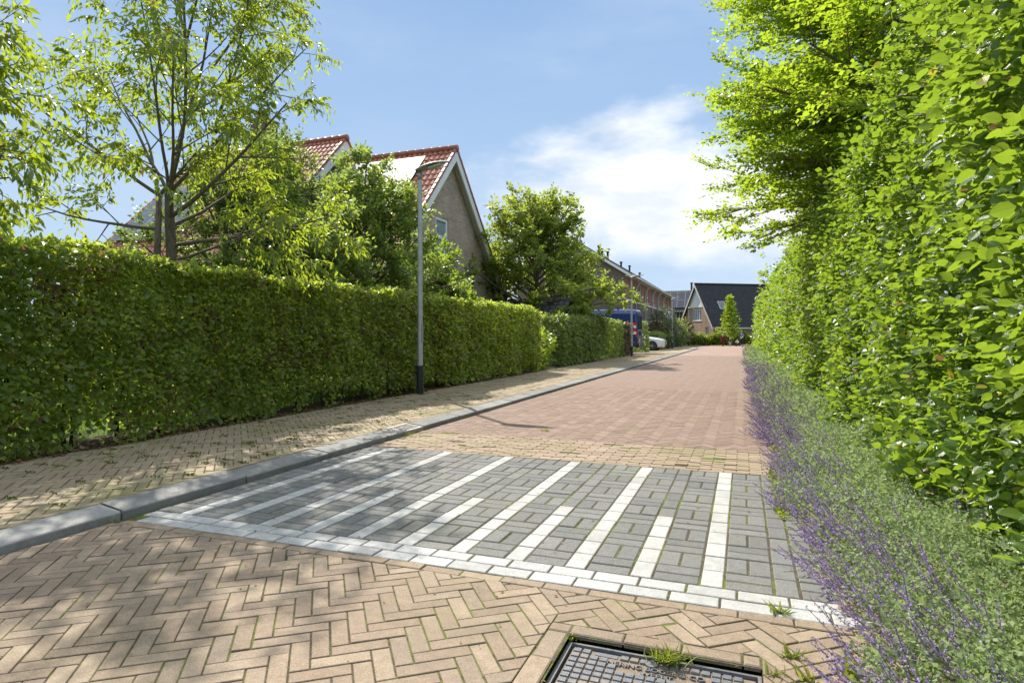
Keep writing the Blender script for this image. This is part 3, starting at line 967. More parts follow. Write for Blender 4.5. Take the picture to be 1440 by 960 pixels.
box_hedge('hedge', 'long clipped green hornbeam hedge with browned patches, behind the nearest street lamp', HX, HX-0.72, -1.6, 17.5, 1.90, 0.03, 1500, 0.060, hornbeam, thin_low=0.85)
hedge2 = leafmat('privet_hedge_leaves', [(0.10,0.145,0.045),(0.145,0.195,0.06),(0.12,0.165,0.055),(0.19,0.235,0.09)], (0.46,0.56,0.09), 0.5, 0.4, 0.5)
copper = leafmat('copper_hedge_leaves', [(0.085,0.065,0.04),(0.12,0.08,0.05),(0.09,0.085,0.04),(0.15,0.095,0.06)], (0.25,0.16,0.06), 0.35, 0.45, 0.4)
box_hedge('hedge', 'lower green clipped hedge between the gap and the parked blue van', -5.75, -6.5, 20.0, 31.3, 1.80, 0.03, 520, 0.085, hedge2, stems=False, split=0)
box_hedge('hedge', 'short reddish brown clipped hedge beside the second street lamp', -5.72, -6.45, 31.35, 33.9, 1.78, 0.03, 480, 0.09, copper, stems=False, split=0)
box_hedge('hedge', 'narrow tall clipped hedge between the blue van and the white car', -5.95, -9.5, 40.7, 41.5, 2.0, 0.03, 260, 0.11, hedge2, stems=False, split=0)
box_hedge('hedge', 'low dark clipped hedge along the pavement in front of the brick terrace', -5.95, -6.7, 47.0, 57.0, 1.30, 0.03, 200, 0.13, hedge2, stems=False, split=0)
box_hedge('hedge', 'low bluish clipped hedge beside the farthest street lamp', -6.0, -7.2, 57.4, 67.0, 1.22, 0.03, 160, 0.14,
          leafmat('bluish_hedge_leaves', [(0.04,0.075,0.04),(0.06,0.10,0.055),(0.05,0.085,0.045)], (0.12,0.2,0.06), 0.35), stems=False, split=0)

# ---- tall beech hedge on the right
root = thing('hedge', 'tall loose bright green beech hedge rising above the purple flowering border', 'hedge', (1.8, 25, 0))
HR = 1.20
def htop(y):
    return 3.05 + 1.5*np.clip((7.2-y)/1.6, 0, 1)
lv = Leaves()
def rhedge(ya, yb, nshoot, size, L, nl, tpl, depth=0.27):
    y = rng.uniform(ya, yb, nshoot); zt = htop(y)
    z = 0.12 + (zt-0.12)*rng.uniform(0, 1, nshoot)**1.12
    P = np.stack([np.full(nshoot, HR), y, z], 1)
    b = wob(P, 1.1, 21)*0.08 + wob(P, 3.0, 22)*0.08 + wob(P, 6.5, 23)*0.04
    lean = -0.07*np.clip((0.9-z)/0.6, 0, 1) + 0.07*np.clip(z-2.2, 0, 2)
    P[:, 0] += lean - b*0.9 + np.abs(rng.normal(0, depth, nshoot))
    D = np.stack([-0.75+rng.normal(0, .4, nshoot), -0.10+rng.normal(0, .7, nshoot), 0.12+rng.normal(0, .4, nshoot)], 1)
    ps, tp, nr = shoots(P, D, L*rng.uniform(.6, 1.3, nshoot), nl, size, droop=0.16, spread=.85, up=(-0.28, 0.05, 1.0), jitter=.42)
    lv.add(ps, tp, nr, size*rng.uniform(.48, 1.28, len(ps)), tpl)
def rtop(ya, yb, nshoot, size, L, nl, tpl):
    y = rng.uniform(ya, yb, nshoot); x = rng.uniform(HR, HR+1.3, nshoot)
    P = np.stack([x, y, htop(y)+rng.normal(0, .10, nshoot)+wob(np.stack([x, y, x*0], 1), 1.6, 31)*.12], 1)
    D = np.stack([-0.2+rng.normal(0, .5, nshoot), rng.normal(0, .5, nshoot), 0.6+rng.normal(0, .3, nshoot)], 1)
    ps, tp, nr = shoots(P, D, L*rng.uniform(.7, 1.6, nshoot), nl, size, droop=.15, up=(-.4, .4, .8))
    lv.add(ps, tp, nr, size*rng.uniform(.65, 1.15, len(ps)), tpl)
rhedge(1.6, 4.2, 5200, 0.066, 0.20, 6, T_FULL)
rhedge(4.2, 8.0, 7000, 0.064, 0.20, 6, T_FULL)
rhedge(8.0, 16, 7600, 0.074, 0.23, 6, T_MED)
rhedge(16, 30, 4600, 0.115, 0.32, 6, T_LOW)
rhedge(30, 56, 3800, 0.17, 0.45, 6, T_LOW)
rtop(2.5, 8, 800, 0.08, 0.3, 7, T_MED); rtop(8, 20, 900, .095, .3, 6, T_LOW); rtop(20, 56, 1200, .16, .4, 6, T_LOW)
lv.build('foliage', beech, root, uv=True)
# twigs and stems inside, and the darker leaves of the hedge's heart
mb = MB()
for k in range(420):
    y = random.uniform(1.6, 14)**1.0; z = random.uniform(.2, float(htop(np.array(y)))-.1)
    p = np.array([HR+0.45, y, z]); d = np.array([-.75, random.gauss(0, .5), random.gauss(.15, .3)]); d /= np.linalg.norm(d)
    l = random.uniform(.35, .75)
    mb.tube([p, p+d*l*.5, p+d*l+np.array([0, random.gauss(0, .05), -.03])], [.006, .0045, .002], 4, caps=False)
tag(mb.build('twigs', M['hedge_bark'], root), kind='stuff')
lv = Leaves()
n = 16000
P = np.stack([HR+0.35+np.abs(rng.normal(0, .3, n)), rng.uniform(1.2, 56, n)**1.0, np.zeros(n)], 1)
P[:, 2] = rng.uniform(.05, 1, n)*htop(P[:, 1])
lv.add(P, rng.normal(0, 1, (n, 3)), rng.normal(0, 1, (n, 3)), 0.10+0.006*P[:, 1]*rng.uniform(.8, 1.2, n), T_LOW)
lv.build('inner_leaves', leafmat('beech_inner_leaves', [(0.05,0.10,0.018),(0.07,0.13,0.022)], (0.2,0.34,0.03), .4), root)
y = 1.5
while y < 30:
    mb = stem_tubes(HR+0.55+random.uniform(-.1, .1), y, 2.6, random.uniform(.025, .04), -0.02)
    mb.build('stem', M['hedge_bark'], root, smooth=True)
    y += random.uniform(.5, .9)*(1 if y < 10 else 2)

# ------------------------------------------------------------------ trees
def rotv(d, ang, az):
    d = d/np.linalg.norm(d)
    a = np.cross(d, [0, 0, 1.0]); 
    if np.linalg.norm(a) < 0.05: a = np.array([1.0, 0, 0])
    a /= np.linalg.norm(a); b = np.cross(d, a)
    return d*math.cos(ang) + (a*math.cos(az)+b*math.sin(az))*math.sin(ang)

class Tree:
    def __init__(s, seed):
        s.r = random.Random(seed); s.mb = MB(); s.S = []; s.D = []
    def branch(s, p, d, L, r, lev, maxlev, c):
        p = np.array(p, float); d = np.array(d, float); d /= np.linalg.norm(d)
        n = max(3, int(L/0.28)); pts = [p.copy()]; dirs = [d.copy()]
        for i in range(n):
            d = d + np.array([s.r.gauss(0, c['wig']), s.r.gauss(0, c['wig']), s.r.gauss(0, c['wig']*.7)+c['trop'][min(lev, len(c['trop'])-1)]/n])
            d /= np.linalg.norm(d); p = p + d*L/n; pts.append(p.copy()); dirs.append(d.copy())
        rad = [max(0.0025, r*(1-(1-c['taper'])*i/n)) for i in range(n+1)]
        s.mb.tube(pts, rad, 7 if lev == 0 else (5 if lev == 1 else 4), caps=(lev == 0))
        if lev >= c['leaf_from']:
            m = max(1, int(L*c['den'])); 
            for k in range(m):
                t = s.r.uniform(0.15 if lev == maxlev else 0.45, 1.0); i = min(n-1, int(t*n)); f = t*n-i
                s.S.append(pts[i]*(1-f)+pts[i+1]*f)
                if c.get('flat'):
                    sd_ = np.cross(dirs[i], [0, 0, 1.0]); sd_ /= np.linalg.norm(sd_)+1e-9
                    a_ = s.r.uniform(.2, .8)*s.r.choice([-1, 1]); s.D.append(dirs[i]*math.cos(a_)+sd_*math.sin(a_)+np.array([0, 0, s.r.gauss(0, .20)]))
                else: s.D.append(rotv(dirs[i], s.r.uniform(.3, 1.1), s.r.uniform(0, 6.28)) if t < .93 else dirs[i])
        if lev < maxlev:
            nc = c['nc'][min(lev, len(c['nc'])-1)]
            az = s.r.uniform(0, 6.28)
            for k in range(nc):
                t = c['t0'] + (1-c['t0'])*(k+s.r.uniform(.2, .9))/nc
                t = min(t, .98); i = min(n-1, int(t*n)); f = t*n-i
                az += 2.4+s.r.gauss(0, .3)
                a = c['ang'][min(lev, len(c['ang'])-1)]*s.r.uniform(.75, 1.25)
                cd = rotv(dirs[i], a, az)
                cl = L*c['ratio']*(1.15-.6*t)*s.r.uniform(.75, 1.2)
                if c.get("flat"):
                    sd_ = np.cross(dirs[i], [0, 0, 1.0]); sd_ /= np.linalg.norm(sd_)+1e-9
                    cd = dirs[i]*math.cos(a)+sd_*math.sin(a)*(1 if k % 2 else -1)+np.array([0, 0, s.r.gauss(0, .15)])
                if cl > 0.12: s.branch(pts[i]*(1-f)+pts[i+1]*f, cd, cl, rad[i]*.6, lev+1, maxlev, c)
    def crown(s, name, label, cat, base, leaf, bark, nl, L, size, tpl, group=None, **k):
        root = thing(name, label, cat, base, 0, group)
        s.mb.build('trunk', bark, root, smooth=True)
        P = np.array(s.S); D = np.array(s.D)
        ps, tp, nr = shoots(P, D, L*rng.uniform(.6, 1.4, len(P)), nl, size, **k)
        Leaves().add(ps, tp, nr, size*rng.uniform(.65, 1.25, len(ps)), tpl).build('crown', leaf, root)
        print('TREE', name, len(ps))
        return root

cherry = leafmat('cherry_leaves', [(0.07,0.12,0.025),(0.10,0.16,0.03),(0.085,0.13,0.04),(0.155,0.215,0.04)], (0.55,0.66,0.035), 0.54, 0.34, 0.5, brown=0.012, browncol=(0.18, 0.10, 0.035))
# cherry tree behind the hedge: two stems, visible limbs, and limbs added to cast its shadow
cd = dict(wig=.055, trop=[.25, .18, .05, -.1], taper=.3, leaf_from=2, den=13.5, nc=[6, 6, 4], t0=.22, ang=[.75, .8, .9], ratio=.46)
def dirv(u, v, z): return RT*u + FW*v + UP*z
T = Tree(3)
B = at(243, 8.3, 0.05)
fork = at(237, 8.3, 3.05)
T.mb.tube([B, at(246, 8.3, 1.0), at(243, 8.32, 1.9), at(239, 8.3, 2.6), fork], [.100, .086, .076, .066, .052], 9)
b2 = at(221, 8.15, 0.05); f2 = at(224, 8.2, 3.0)
T.mb.tube([b2, at(219, 8.15, 1.2), at(221, 8.17, 2.2), f2], [.058, .05, .044, .036], 8)
limbs = [(fork, dirv(.16, .1, 2.1), 2.8, .030), (fork, dirv(.85, .5, 1.25), 1.5, .032), (fork, dirv(-1.0, .5, 1.7), 2.8, .025), (fork, dirv(.5, -.9, 1.7), 2.6, .024), (fork, dirv(.95, -1.0, 1.35), 3.0, .028), (at(239, 8.3, 2.7), dirv(.7, -1.2, .9), 2.7, .026),
         (at(262, 8.3, 5.1), dirv(.6, -.4, .9), 1.6, .02), (at(262, 8.3, 5.0), dirv(.3, -.8, .8), 1.6, .02), (at(262, 8.3, 5.1), dirv(-.1, -.2, 1.1), 1.5, .02), (at(300, 8.6, 4.9), dirv(.6, .1, .9), 1.7, .02),  # top limbs reaching above the frame, put in to shade the foreground paving
         (f2, dirv(-1.3, -.3, .9), 2.4, .026), (f2, dirv(-.7, .8, 1.1), 2.3, .024), (f2, dirv(.55, .2, .65), .9, .03),
         (at(242, 8.3, 2.75), dirv(1.25, -.2, .75), 2.2, .034), (at(245, 8.3, 2.35), dirv(1.5, .3, .25), 2.1, .030), (at(246, 8.3, 2.15), dirv(1.3, -.6, .1), 1.9, .024),
         (at(221, 8.17, 2.55), dirv(-1.5, .2, .15), 2.0, .026), (at(239, 8.3, 2.6), dirv(.4, 1.2, .7), 2.0, .03)]
for p, d, L, r in limbs: T.branch(p, d, L, r, 1, 3, cd)
p2 = at(300, 8.9, 4.05)
for d, L, r in ((dirv(.35, .2, 2.0), 2.6, .028), (dirv(1.2, .2, 1.0), 1.9, .024), (dirv(.9, -.7, 1.4), 2.4, .024)): T.branch(p2, d, L, r, 1, 3, cd)
T.crown('cherry_tree', 'two-stemmed cherry tree with drooping leaves and open crown behind the long hedge', 'tree', B, cherry, M['bark'], 6, .20, .092, T_NARROW,
        droop=.25, spread=.55, hang=.55, jitter=.3, fwd=.5, sag=.5)

# second cherry further left, whose branches reach into the frame
T = Tree(12)
B = np.array([-7.3, 2.3, 0.05])
T.mb.tube([B, B+[.05, .1, 1.2], B+[.0, .1, 2.2]], [.10, .085, .075], 9)
f = B+[0, .1, 2.2]
for d, L, r in (((.65, .95, .9), 2.0, .038), ((.5, .6, 1.6), 1.9, .036), ((.1, 1.0, 1.4), 2.2, .034), ((.85, .8, .35), 1.8, .030), ((-.6, .3, 1.3), 2.0, .034), ((-.3, .3, 1.8), 2.2, .036), ((.3, 1.2, 1.3), 2.1, .032), ((.5, 1.0, .2), 1.6, .026)):
    T.branch(f, d, L, r, 1, 3, cd)
T.crown('cherry_tree', 'cherry tree whose leafy branches hang into the picture above the hedge end', 'tree', B, cherry, M['bark'], 6, .20, .102, T_NARROW,
        droop=.25, spread=.55, hang=.6, jitter=.3, fwd=.5, sag=.5)

def bushy(seed, base, h0, trunk_r, prim, lens, c, elev=(.3, 1.3), maxlev=3, spreadz=None, lean=(0, 0)):
    """tree with PRIM limbs leaving a trunk between h0[0] and h0[1]"""
    T = Tree(seed); base = np.array(base, float)
    top = base + [lean[0], lean[1], h0[1]]
    pts = [base, base*.5+top*.5+[T.r.gauss(0, .04), T.r.gauss(0, .04), 0], top]
    T.mb.tube([pts[0], pts[0]*.5+pts[1]*.5, pts[1], pts[1]*.5+pts[2]*.5, pts[2]], [trunk_r, trunk_r*.85, trunk_r*.75, trunk_r*.62, trunk_r*.4], 8)
    az = T.r.uniform(0, 6.28)
    for k in range(prim):
        t = (k+.5)/prim
        z = h0[0]+(h0[1]-h0[0])*t
        q = base*(1-z/h0[1]) + top*(z/h0[1])
        az += 2.4+T.r.gauss(0, .25)
        el = elev[0]+(elev[1]-elev[0])*t+T.r.gauss(0, .1)
        T.branch(q, (math.cos(az)*math.cos(el), math.sin(az)*math.cos(el), math.sin(el)), (lens[0]+(lens[1]-lens[0])*t)*T.r.uniform(.85, 1.15), trunk_r*.5*(1-.45*t), 1, maxlev, c)
    return T

shrubleaf = leafmat('shrub_leaves', [(0.10,0.155,0.05),(0.14,0.20,0.06),(0.12,0.175,0.065),(0.19,0.255,0.085)], (0.48,0.60,0.08), .5, .38, .5)
darkleaf = leafmat('dark_shrub_leaves', [(0.085,0.125,0.045),(0.115,0.16,0.052),(0.10,0.14,0.06),(0.15,0.195,0.065)], (0.38,0.48,0.08), .46, .42, .45)
limeleaf = leafmat('lime_leaves', [(0.09,0.15,0.024),(0.13,0.20,0.03),(0.10,0.17,0.035),(0.17,0.24,0.035)], (0.42,0.55,0.03), .5, .36, .45)
cs = dict(wig=.09, trop=[.1, .15, .1, 0], taper=.35, leaf_from=2, den=24, nc=[5, 5, 4], t0=.2, ang=[.7, .8, .9], ratio=.5)
def at2(px, x):  # point on the plane of constant x
    k = (px-CX)/F
    # x = d*(FW.x + k*RT.x)
    d = x/(FW[0]+k*RT[0])
    return d
b = at(388, at2(388, -8.6), 0.04)
T = bushy(21, b, (.5, 4.25), .10, 26, (1.9, 1.0), cs, (.1, 1.35))
T.crown('garden_tree', 'dense dark green tree standing between cherry tree and red tiled house', 'tree', b, darkleaf, M['bark'], 6, .2, .075, T_LOW, jitter=.45)
b = at(318, at2(318, -9.0), 0.04)
T = bushy(26, b, (.3, 3.2), .09, 18, (1.9, 1.3), cs, (.1, 1.3))
T.crown('garden_shrub', 'dark green shrub just right of the cherry trunks above the long hedge', 'shrub', b, darkleaf, M['bark'], 6, .2, .075, T_LOW, jitter=.45)
b = at(515, at2(515, -8.0), 0.04)
T = bushy(22, b, (.7, 3.55), .10, 32, (2.4, 1.4), dict(cs, den=24), (.08, 1.2))
T.crown('garden_tree', 'bushy light green tree in front of the roof with pale solar panels', 'tree', b, shrubleaf, M['bark'], 6, .2, .085, T_LOW, jitter=.4)
b = at(430, at2(430, -7.5), 0.04)
T = bushy(25, b, (.5, 2.5), .06, 20, (1.8, 1.2), cs, (.15, 1.2))
T.crown('garden_shrub', 'mid green garden shrub rising above the middle of the long hedge', 'shrub', b, shrubleaf, M['bark'], 6, .2, .08, T_LOW, jitter=.4)
b = at(612, at2(612, -7.4), 0.04)
T = bushy(23, b, (.6, 2.2), .06, 15, (1.5, 1.1), dict(cs, den=19), (.15, 1.25))
T.crown('garden_shrub', 'yellow-green shrub right of the nearest lamp, in front of the brick gable', 'shrub', b, limeleaf, M['bark'], 6, .2, .10, T_LOW, jitter=.35)
# walnut-like round tree between gable house and terrace
walnut = leafmat('walnut_leaves', [(0.12,0.17,0.045),(0.155,0.21,0.052),(0.135,0.19,0.056),(0.19,0.25,0.065)], (0.52,0.62,0.06), .52, .38, .45)
b = at(756, 27.0, 0.04)
T = bushy(24, b, (1.9, 4.8), .14, 36, (3.7, 2.4), dict(cs, den=10, wig=.08, nc=[8, 6, 4], ratio=.48, t0=.15), (-.02, 1.25))
T.crown('garden_tree', 'large round mid green tree between red tiled gable house and brick terrace', 'tree', b, walnut, M['bark'], 6, .30, .155, T_LOW, jitter=.4, droop=.3)

# ---- trees beyond the right hedge
katsura = leafmat('katsura_leaves', [(0.085,0.155,0.022),(0.12,0.205,0.024),(0.10,0.175,0.03),(0.165,0.25,0.03)], (0.55,0.72,0.035), .58, .36, .45, yellow=.01)
T = Tree(31)
b = np.array([3.3, 11.6, 0.0])
T.mb.tube([b, b+[-.05, .05, 1.6], b+[-.1, 0, 3.2], b+[-.05, .1, 5.5], b+[0, 0, 8.5]], [.19, .17, .14, .10, .05], 9)
ck = dict(flat=1, wig=.03, trop=[0, -.04, -.10, -.1], taper=.3, leaf_from=2, den=9.5, nc=[0, 11, 5], t0=.12, ang=[.6, .5, .5], ratio=.38)
for k in range(74):
    t = (k+.5)/74
    z = 3.15+5.5*t
    q = b+[-.07, .05, z]
    az = math.pi + (T.r.uniform(-1.25, 1.25) if k % 4 else T.r.uniform(-3.1, 3.1))
    el = 0.12+.6*t+T.r.gauss(0, .14)
    T.branch(q, (math.cos(az)*math.cos(el), math.sin(az)*math.cos(el), math.sin(el)), (3.85-.7*t)*T.r.uniform(.72, 1.06), .05*(1-.4*t), 1, 3, ck)
T.crown('overhanging_tree', 'tall tree with layered sprays of small leaves leaning out over the tall hedge', 'tree', b, katsura, M['bark'], 9, .38, .082, T_LOW, jitter=.32, spread=.8, droop=.12)
b = at(1152, 29.5, 0)
T = bushy(32, b, (2.4, 6.0), .16, 20, (2.3, 1.5), dict(cs, den=9, nc=[6, 5, 4]), (.15, 1.3))
T.crown('garden_tree', 'yellow-green tree above the far end of the tall hedge', 'tree', b, walnut, M['bark'], 6, .30, .17, T_LOW, jitter=.35, droop=.25)
b = at(1215, 21.0, 0)
T = bushy(33, b, (2.8, 6.0), .13, 16, (2.3, 1.6), dict(cs, den=6, nc=[5, 5, 4], wig=.06), (.2, 1.3))
T.crown('garden_tree', 'sparser twiggy tree behind the hedge under the layered sprays', 'tree', b, limeleaf, M['bark'], 5, .28, .125, T_LOW, jitter=.35, droop=.2)
b = at(1098, 50, 0)
T = bushy(34, b, (2.2, 5.0), .12, 14, (1.9, 1.2), dict(cs, den=6), (.1, 1.3))
T.crown('garden_tree', 'small bright tree at the far end of the tall hedge by the dark roof', 'tree', b, walnut, M['bark'], 5, .35, .24, T_LOW, jitter=.35)

# ---- small plants further along the street
conif = leafmat('bright_conifer_leaves', [(0.26,0.36,0.025),(0.33,0.43,0.035),(0.21,0.32,0.025)], (0.62,0.74,0.04), .4, .45)
b = at(1026.5, 71.5, 0)
T = Tree(41)
T.mb.tube([b, b+[0, 0, 2.5], b+[0, 0, 5.6]], [.08, .05, .015], 6)
for k in range(70):
    t = (k+.5)/70; z = .9+4.7*t; az = k*2.4; L = (1.15*(1-t)**1.0+.10)*(.8+.4*T.r.random())
    d = np.array([math.cos(az), math.sin(az), .35+.7*t])
    T.mb.tube([b+[0, 0, z], b+[0, 0, z]+d*L*.9], [.012, .004], 4)
    for j in range(int(4+14*L)):
        T.S.append(b+[0, 0, z]+d*L*T.r.uniform(.15, 1)); T.D.append(d+np.array([T.r.gauss(0, .5), T.r.gauss(0, .5), T.r.gauss(0, .3)]))
T.crown('young_tree', 'slim bright yellow-green conical tree in front of the dark tiled house', 'tree', b, conif, M['bark'], 6, .28, .17, T_LOW, jitter=.4)

olive = leafmat('olive_leaves', [(0.09,0.115,0.06),(0.12,0.14,0.08),(0.075,0.10,0.05)], (0.2,0.25,0.1), .35, .5)
rust = leafmat('rusty_bush_leaves', [(0.09,0.065,0.03),(0.12,0.085,0.03),(0.08,0.08,0.03)], (0.22,0.17,0.05), .35, .5)
def ball_bush(name, label, b, rx, h, leaf, n, size, seed, group=None, z0=.1):
    root = thing(name, label, 'bush', b, 0, group)
    r = np.random.default_rng(seed)
    u = unit(r.normal(size=(n, 3))); rad = r.uniform(.45, 1.0, n)**.5
    P = u*rad[:, None]*np.array([rx, rx, h/2])
    P *= (1+.22*wob(u, 3.0, seed))[:, None]
    P += np.array(b)+[0, 0, h/2+z0]
    ps, tp, nr = shoots(P, u+r.normal(0, .5, (n, 3)), np.full(n, size*1.6), 4, size)
    Leaves().add(ps, tp, nr, size*r.uniform(.7, 1.2, len(ps)), T_LOW).build('foliage', leaf, root)
    mb = MB()
    for k in range(7):
        d = np.array([r.normal(0, .35)*rx, r.normal(0, .35)*rx, h*.7])
        mb.tube([np.array(b), np.array(b)+d*.5, np.array(b)+d+[r.normal(0, .1), 0, 0]], [.03, .02, .008], 5)
    mb.build('stems', M['hedge_bark'], root)
    return root
ball_bush('bush', 'grey-green olive bush in front of the brick terrace doorway', at(932, 51, 0), 1.25, 3.3, olive, 750, .15, 3)
ball_bush('bush', 'rusty brown bush left of the grey-green one by the terrace', at(921, 50, 0), .75, 2.2, rust, 330, .15, 4)
ball_bush('bush', 'mixed green and brown bush behind the far low hedge', at(950, 58, 0), 1.2, 2.6, darkleaf, 520, .17, 5)
ball_bush('bush', 'brown-tinged upright bush beside the white gable house corner', at(962, 66, 0), .9, 2.6, rust, 420, .17, 6)
ball_bush('bush', 'bright fern-like bush filling the gap between the two left hedges', np.array([-6.3, 18.7, .03]), .62, 1.25, limeleaf, 420, .10, 8)
ball_bush('bush', 'yellow bush peeping over the hedge left of the cherry tree', at(118, 9.4, .03), .55, 2.15, leafmat('yellow_bush_leaves', [(0.30,0.27,0.02),(0.36,0.33,0.03)], (0.6,0.5,0.03), .45), 420, .07, 9)
# hedge and shrubs across the end of the street
endleaf = leafmat('end_hedge_leaves', [(0.11,0.165,0.03),(0.16,0.22,0.035),(0.09,0.14,0.03)], (0.42,0.5,0.04), .42, .45)
e0, e1 = np.array([-5.8, 70.9]), np.array([2.6, 77.2])
root = thing('hedge', 'low bright green hedge across the end of the street before the white gabled house', 'hedge', (e0[0], e0[1], 0), 0)
lv = Leaves()
n = 3400
s = rng.uniform(0, 1, n); q = np.stack([e0[0]+(e1[0]-e0[0])*s, e0[1]+(e1[1]-e0[1])*s, rng.uniform(.05, 1, n)], 1)
hh = 1.15+.28*np.sin(s*21)+.15*np.sin(s*47+1)
q[:, 2] *= hh; nrm2 = np.array([.6, -.8, 0])
q[:, :2] += rng.uniform(-.5, .5, n)[:, None]*nrm2[None, :2] + rng.normal(0, .08, (n, 2))
ps, tp, nr = shoots(q, rng.normal(0, .6, (n, 3))+nrm2*.7+[0, 0, .4], np.full(n, .3), 4, .2)
lv.add(ps, tp, nr, .19*rng.uniform(.6, 1.2, len(ps)), T_LOW).build('foliage', endleaf, root)

# ------------------------------------------------------------------ catmint border, weeds, leaf litter
catleaf = leafmat('catmint_leaves', [(0.22,0.29,0.14),(0.28,0.36,0.18),(0.25,0.32,0.165),(0.33,0.41,0.20)], (0.42,0.54,0.18), .42, .6, .3)
def mound(x):
    return 0.025+0.18*np.clip((x-.30)/.8, 0, 1)**1.1
lv = Leaves()
def catfol(ya, yb, n, size, tpl, nl=5):
    y = rng.uniform(ya, yb, n); x = .30+.76*rng.uniform(0, 1, n)**.72
    edge = .05*np.sin(y*2.3)+.06*np.sin(y*5.1+1)+.12*np.clip((3.6-y)/1.6, 0, 1)*np.clip((1.2-x)/.8, 0, 1); x = x+edge
    z = mound(x)*rng.uniform(.25, 1.05, n)*(1+.25*np.sin(y*4.1+x*7))
    P = np.stack([x, y, z], 1)
    D = np.stack([-.5+rng.normal(0, .5, n), rng.normal(0, .5, n), .75+rng.normal(0, .35, n)], 1)
    ps, tp, nr = shoots(P, D, rng.uniform(.06, .15, n)*size/.024, nl, size, spread=1.0, jitter=.4)
    lv.add(ps, tp, nr, size*rng.uniform(.6, 1.25, len(ps)), tpl, 1.25)
catfol(1.0, 4.0, 5200, .018, T_LOW, 7)
catfol(4.0, 8.0, 5000, .023, T_LOW, 6)
catfol(8, 20, 4600, .04, T_LOW, 5)
catfol(20, 52, 3200, .075, T_LOW, 5)
tag(lv.build('catmint_foliage', catleaf), 'mounded grey-green catmint leaves along the foot of the tall hedge', 'ground cover', kind='stuff')
t = NT('catmint_flowers')
g = t.n('ShaderNodeNewGeometry')
c = t.ramp(g.outputs['Random Per Island'], [(0, (0.31,0.20,0.33)), (.3, (0.36,0.26,0.50)), (.6, (0.42,0.34,0.70)), (.8, (0.38,0.24,0.33)), (1, (0.52,0.46,0.80))])
b1 = t.bsdf(c, .6, .25); b2 = t.n('ShaderNodeBsdfTranslucent', {'Color': c}).outputs[0]
mx = t.n('ShaderNodeMixShader', {0: .3}); t.t.links.new(b1, mx.inputs[1]); t.t.links.new(b2, mx.inputs[2])
flowerm = t.done(mx.outputs[0])
stalkm = leafmat('catmint_stalks', [(0.15,0.16,0.10),(0.19,0.13,0.15),(0.14,0.17,0.08)], (0.2,0.2,0.1), .2, .6, .3)
fl = Leaves(); stv = Leaves()
T_STALK = (np.array([(-.5, 0, 0), (.5, 0, 0), (.35, 1, 0), (-.35, 1, 0)]), [(0, 1, 2, 3)])
def spikes(ya, yb, n, L, fs, nw, k):
    y = rng.uniform(ya, yb, n); x = .33+.46*rng.uniform(0, 1, n)**1.25
    few = rng.uniform(size=n) < .12; x = np.where(few, rng.uniform(.5, 1.2, n), x)
    x += .05*np.sin(y*2.3)+.06*np.sin(y*5.1+1)+.10*np.clip((3.6-y)/1.6, 0, 1)
    P = np.stack([x, y, mound(x)*.55*rng.uniform(.2, 1.3, n)], 1)
    tilt = np.clip(1.25-1.15*(x-.25), .35, 1.25)
    D = unit(np.stack([-tilt+rng.normal(0, .30, n), .10+rng.normal(0, .40, n), .42+.25*rng.normal(0, 1, n)+.25*(x-.3)], 1))
    ll = L*rng.uniform(.65, 1.3, n)
    for sgm in range(3):
        a, b = sgm/3, (sgm+1)/3
        bend = lambda t: P + D*(ll*t)[:, None] + np.array([0, 0, 1.0])*(.28*ll*t*t - .10*ll*t)[:, None]
        pa, pb = bend(a), bend(b)
        d = pb-pa
        w = .0028*k
        for nr in (np.array([0, -1.0, .2]), np.array([0, .3, 1.0])):
            tv = T_STALK[0].copy()
            ln = np.linalg.norm(d, axis=1)
            for j0 in (0,):
                sc = ln
                stv.add(pa, d, np.broadcast_to(nr, d.shape), sc, (tv*np.array([w/.1, 1, 1]), T_STALK[1]))
    for j in range(nw):
        t_ = .42+.58*j/(nw-1)+rng.normal(0, .012, n)
        c0 = bend(np.clip(t_, 0, 1.02)) if False else P + D*(ll*t_)[:, None] + np.array([0, 0, 1.0])*(.28*ll*t_*t_-.10*ll*t_)[:, None]
        ws = 1.0-.45*j/(nw-1)
        for q in range(k_per):
            off = unit(rng.normal(size=(n, 3)))*(.0085*ws*k)[..., None] if False else unit(rng.normal(size=(n, 3)))*(.0085*ws*k)
            fl.add(c0+off, unit(off)+D*.6, rng.normal(size=(n, 3)), fs*ws*rng.uniform(.7, 1.3, n), T_DIA)
k_per = 4
spikes(1.2, 3.4, 430, .18, .0110, 10, 1.0)
spikes(3.4, 6.5, 580, .19, .0125, 9, 1.05)
k_per = 3
spikes(6.5, 12, 1000, .24, .017, 7, 1.5)
spikes(12, 24, 1200, .26, .028, 6, 2.3)
spikes(24, 50, 800, .30, .05, 5, 4.0)
tag(stv.build('catmint_stalks', stalkm), 'thin catmint stalks leaning over the paving edge', 'ground cover', kind='stuff')
tag(fl.build('catmint_flowers', flowerm), 'purple catmint flower spikes spilling over the right paving edge', 'flowers', kind='stuff')

